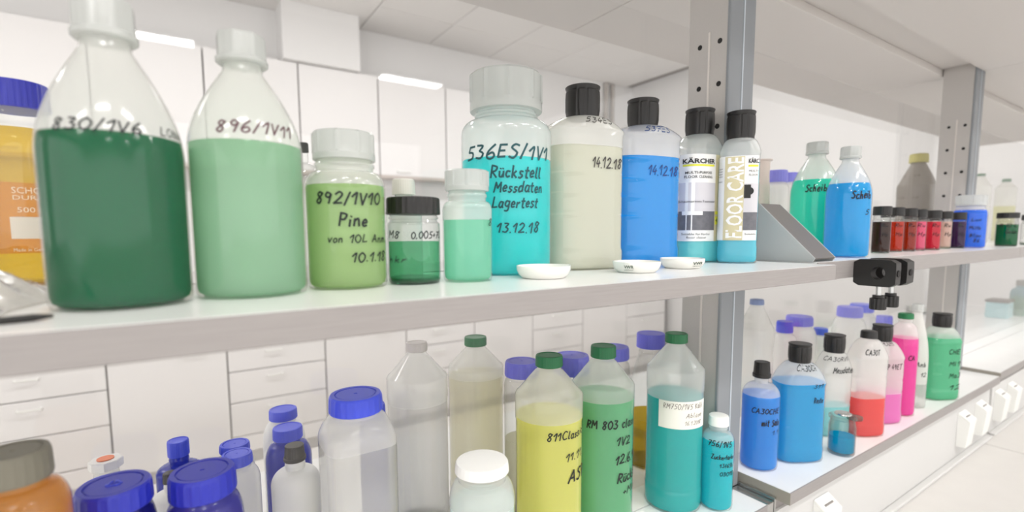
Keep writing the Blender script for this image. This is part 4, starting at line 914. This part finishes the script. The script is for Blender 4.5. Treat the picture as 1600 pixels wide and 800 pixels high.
K('u_pink', 'cleaner_bottle', 'bottle one third full of pink liquid with black flip cap', 'bottle', 'flip', BLACKP, liq('pink', (248, 120, 184), .2, (250, 140, 196)))
K('x_green', 'cleaner_bottle', 'muted green bottle with black cap, right end of the lower row', 'bottle', 'flip', BLACKP, liq('muted_green', (86, 176, 138), .2, (100, 186, 150)))
bottle('v_hot', 'polyethylene_bottle', 'slim bottle full of hot pink liquid with green cap', 'bottle', 'wm', PE_THIN, 'rib', GREENP, liq('hot_pink', (250, 66, 156), .16, (250, 90, 170)))
bottle('w_clear', 'polyethylene_bottle', 'colourless tapering bottle between the hot pink and muted green ones', 'bottle', 'nm', PE, 'oct', PE_CAP, liq('cloudy', (248, 248, 247), .66))
s = SPEC['s_jar']; t = empty('clip_top_jar', (s['x'], s['y'], s['z0'])); tag(t, 'open clear glass jar with some blue liquid in front of the bottles', 'jar')
R = s['r']; prof = [(R*.75, .001), (R*.93, 0), (R, .004), (R, .055), (R*.9, .064), (R*.88, .068), (R*1.03, .070), (R*1.03, .074), (R*.9, .076), (R*.84, .074), (R*.83, .066), (R*.93, .055), (R*.94, .006), (R*.8, .004)]
b = MB(); b.lathe(prof, 44); b.build('body', GLASS, t)
b = MB(); b.lathe([(R*.8, .005), (R*.925, .007), (R*.925, .036), (R*.3, .036)], 40); b.build('liquid', liq('jar_blue', (0, 158, 196), .35, (30, 175, 210)), t)
b = MB(); b.lathe([(R*.62, .077), (R*.64, .078), (R*.6, .080), (R*.4, .081), (R*.1, .0805)], 36); b.build('metal_disc', METAL, t)
b = MB(); b.lathe([(R*.3, .062), (R*.58, .063), (R*.6, .066), (R*.58, .069), (R*.3, .070)], 30, c=(R*1.35, -R*.35)); b.build('glass_lid', glassy('thick_glass', (225, 240, 232), 1.5, .5), t)
bottle('c_slate', 'polyethylene_bottle', 'colourless bottle with slate blue cap behind the post on the lower shelf', 'bottle', 'cone', PE, 'plain', SLATEP)
for k, w, m in (('pu1', 'small violet-lidded container behind the steel blue bottle', BLUEP), ('pu2', 'wide violet-lidded container behind the steel blue bottle', VIOLETP), ('pu3', 'low violet-lidded container behind the Messdaten bottle', BLUEP),
             ('pu4', 'wide pale violet-lidded container behind the red bottle', VIOLETP), ('pu5', 'blue-lidded container at the back, right of the pale violet lid', BLUEP), ('pu6', 'violet-lidded container behind the pink bottle', VIOLETP)):
    bottle(k, 'lidded_container', w, 'container', 'lidjar', PE, 'lid', m, group='lidded containers behind the glass', capname='lid')
# far end
s = SPEC['far_yellow']
s['zs'] = s['zt']*.6; s['zc'] = s['zt']*.85; s['zl'] = s['zt']*.55
bottle('far_yellow', 'reagent_bottle', 'yellow-labelled pale blue bottle on the far right shelf', 'bottle', 'wm', layered('pale_blue_plastic', (180, 206, 216), .3, .4, .3), 'plain', mat('far_cap_grey', (150, 146, 140), .5), liq('far_yellow', (214, 208, 130), .1))
t = empty('storage_box', (1.21*2.7, .66*1.03, zz(-1.235))); tag(t, 'small pale blue box with dark lid on the far right shelf', 'box')
b = MB(); b.box(-.05, .05, -.04, .04, 0, .075, .004); b.build('box_body', mat('pale_aqua_plastic', (176, 212, 216), .4), t, smooth=False)
b = MB(); b.box(-.053, .053, -.043, .043, .0755, .088, .003); b.build('lid', mat('dark_lid', (136, 130, 124), .5), t, smooth=False)
for i, (x, y, r, h, w) in enumerate(((2.75, .72, .035, .05, 'left of the pale blue box'), (2.95, .80, .03, .045, 'just left of the pale blue box'), (3.12, .95, .05, .03, 'rear of the far right shelf'))):
    b = MB(); b.lathe([(r*.9, 0), (r, .002), (r, h), (r*.93, h), (r*.92, .004), (r*.3, .003)], 28); tag(b.build('glass_beaker', GLASS, loc=(x, y, zz(-1.235))), 'small empty glass dish '+w, 'beaker', 'glass dishes at the far end')

# ------------------------------------------------------------------ lower shelf, left bay
def one(key, label, liquid, capm, shell=PE_THIN): return bottle(key, 'cleaner_bottle', label, 'bottle', 'cone', shell, 'rib', capm, liquid)
one('u_teal', 'tall bottle of teal liquid with green cap and white paper label', liq('teal', (44, 178, 180), .22, (60, 190, 190)), GREENP)
one('t_803', 'tall bottle of green liquid marked RM 803 with green cap', liq('leaf_green', (112, 178, 138), .28, (122, 196, 152)), GREENP)
one('r_811', 'tall bottle of yellow liquid marked 811 with green cap', liq('yellow', (234, 222, 122), .28, (240, 230, 128)), GREENP)
one('q_pale', 'tall bottle of very pale yellow liquid with green cap, behind the glass', liq('pale_yellow', (248, 246, 216), .62, (247, 243, 206)), GREENP)
one('o_gray', 'tall colourless bottle with greyish white cap, behind the glass', liq('cloudy', (248, 248, 247), .66), mat('greywhite_cap', (206, 200, 196), .5))
bottle('v_cyan', 'polyethylene_bottle', 'small bottle of cyan liquid with white cap beside the teal one', 'bottle', 'wm', PE_THIN, 'plain', WHITEP, liq('cyan', (20, 184, 196), .2, (40, 196, 206)))
SPEC['p_white']['zl'] = SPEC['p_white']['zs']
bottle('p_white', 'wide_neck_bottle', 'squat bottle of faint mint liquid with wide white cap in front of the yellow one', 'bottle', 'wm', PE_THIN, 'plain', WHITEP, liq('faint_mint', (196, 222, 208), .3, (200, 226, 214)))
SPEC['m_square']['zl'] = SPEC['m_square']['zs']*.98
bottle('m_square', 'square_container', 'square milky container with wide blue lid below the light green bottle', 'container', 'lidjar', PE, 'lid', BLUEP, liq('cloudy', (248, 248, 247), .66), capname='lid')
AMBER = layered('amber_plastic', (222, 168, 96), .30, .4, .3, .08, .2, (240, 200, 140))
bottle('a_amber', 'amber_container', 'translucent amber container with grey lid at the bottom left corner', 'container', 'lidjar', AMBER, 'lid', GREYP, capname='lid')
DKBODY = layered('dark_blue_body', (44, 46, 150), .1, .4, .5, .08, .2)
def lidded(key, label, bodym, lidm, grp, name='lidded_container'): return bottle(key, name, label, 'container', 'lidjar', bodym, 'lid', lidm, group=grp, capname='lid')
r, s, surf = lidded('b_lid', 'dark blue container with recycling mark on its lid, next to the amber one', DKBODY, BLUED, 'blue-lidded containers in front')
# recycling mark: three short arrows in a triangle, raised on the lid
mk = MB()
for q in range(3):
    a = PI/2+q*2*PI/3; c0 = (math.cos(a)*.0075, math.sin(a)*.0075); c1 = (math.cos(a+2*PI/3)*.0075, math.sin(a+2*PI/3)*.0075)
    d = (c1[0]-c0[0], c1[1]-c0[1]); p = lambda k, o: (c0[0]+d[0]*k-d[1]/.013*o, c0[1]+d[1]*k+d[0]/.013*o)
    for (k0, k1, w0, w1) in ((.15, .62, .0007, .0007), (.62, .88, .0019, .0001)):
        mk.rings([[p(k0, w0)+(zq,), p(k1, w1)+(zq,), p(k1, -w1)+(zq,), p(k0, -w0)+(zq,)] for zq in (s['zt']-.0006, s['zt']+.0003)])
mk.build('recycling_mark', BLUEP, r, smooth=False)
lidded('d_lid', 'violet-blue container with blue lid, right of the dark blue one', layered('violet_body', (92, 88, 196), .15, .45, .4, .08, .2), BLUED, 'blue-lidded containers in front')
SPEC['c_lid']['zs'] = .17
lidded('c_lid', 'pale blue-lidded container just behind the dark blue one', PE, BLUEP, 'blue-lidded containers behind')
s = SPEC['e_stop']; s['zs'] = .15
t = empty('stoppered_flask', (s['x'], s['y'], s['z0'])); tag(t, 'white octagonal stopper with orange disc on a pale flask', 'flask')
R = s['rc']; zt = s['zt']; b = MB(); b.lathe([(R, 0), (R*1.1, .01), (R*1.05, zt*.75), (R*.72, zt-.016), (R*.72, zt-.012)], 32); b.build('flask_body', PE, t)
b = MB(); b.lathe([(R*.75, zt-.012), (R, zt-.010), (R, zt-.001), (R*.94, zt), (R*.3, zt)], 8); b.build('stopper', WHITEP, t, smooth=False)
b = MB(); b.lathe([(R*.5, zt+.0002), (R*.5, zt+.0012), (R*.2, zt+.0012)], 24); b.build('orange_disc', ORANGEP, t)
r, s, surf = bottle('f_blue', 'reagent_bottle', 'blue bottle with tall blue cap standing apart at the back left', 'bottle', 'wm', BLUEBODY, 'ribw', BLUEP)
bottle('g_black', 'reagent_bottle', 'white bottle with small black cap behind the violet-blue container', 'bottle', 'wm', mat('opaque_white_body', (236, 236, 232), .4), 'plain', BLACKP)
lidded('h1', 'rear one of two pale containers with blue lids left of the black-capped bottle', PE, BLUEP, 'blue-lidded containers behind')
SPEC['h2']['zl'] = .03
bottle('h2', 'lidded_container', 'nearer of two blue-lidded pale containers, brown residue at its bottom', 'container', 'lidjar', PE, 'lid', BLUEP, mat('brown_residue', (150, 104, 76), .6), group='blue-lidded containers behind', capname='lid')
bottle('j_white', 'reagent_bottle', 'white container with blue lid, farthest back of the left group', 'container', 'lidjar', mat('opaque_white_body', (236, 236, 232), .4), 'ribw', BLUEP)
bottle('k_bluej', 'square_container', 'square dark blue container with blue lid behind the black-capped white bottle', 'container', 'lidjar', BLUEBODY, 'ribw', BLUEP)
bottle('l_white', 'reagent_bottle', 'white round-shouldered bottle with black cap left of the square milky container', 'bottle', 'wm', mat('opaque_white_body', (236, 236, 232), .4), 'taper', mat('charcoal_cap', (58, 56, 54), .5))
lidded('n_blue', 'blue container showing as a sliver between the milky ones', BLUEBODY, BLUEP, 'blue-lidded containers behind')
for k, w in (('s1', 'glass jar with wide lavender lid left of the yellow bottle'), ('s2', 'glass jar with wide lavender lid between the yellow and green bottles'), ('s3', 'glass jar with lavender lid right behind the green RM 803 bottle')):
    SPEC[k]['zl'] = SPEC[k]['zs']*.6
    bottle(k, 'lidded_glass_jar', w, 'jar', 'lidjar', GLASS, 'lid', VIOLETP, liq('pale_yellow', (248, 246, 216), .62, (247, 243, 206)), group='lavender-lidded glass jars', capname='lid')
bottle('s4', 'laboratory_glass_bottle', 'conical glass bottle with violet ribbed cap and yellow liquid behind the teal one', 'bottle', 'schott', GLASS, 'ribw', VIOLETP, layered('liquid_straw', (226, 204, 90), .55, .25, .2, 0, .1, (235, 212, 90)))
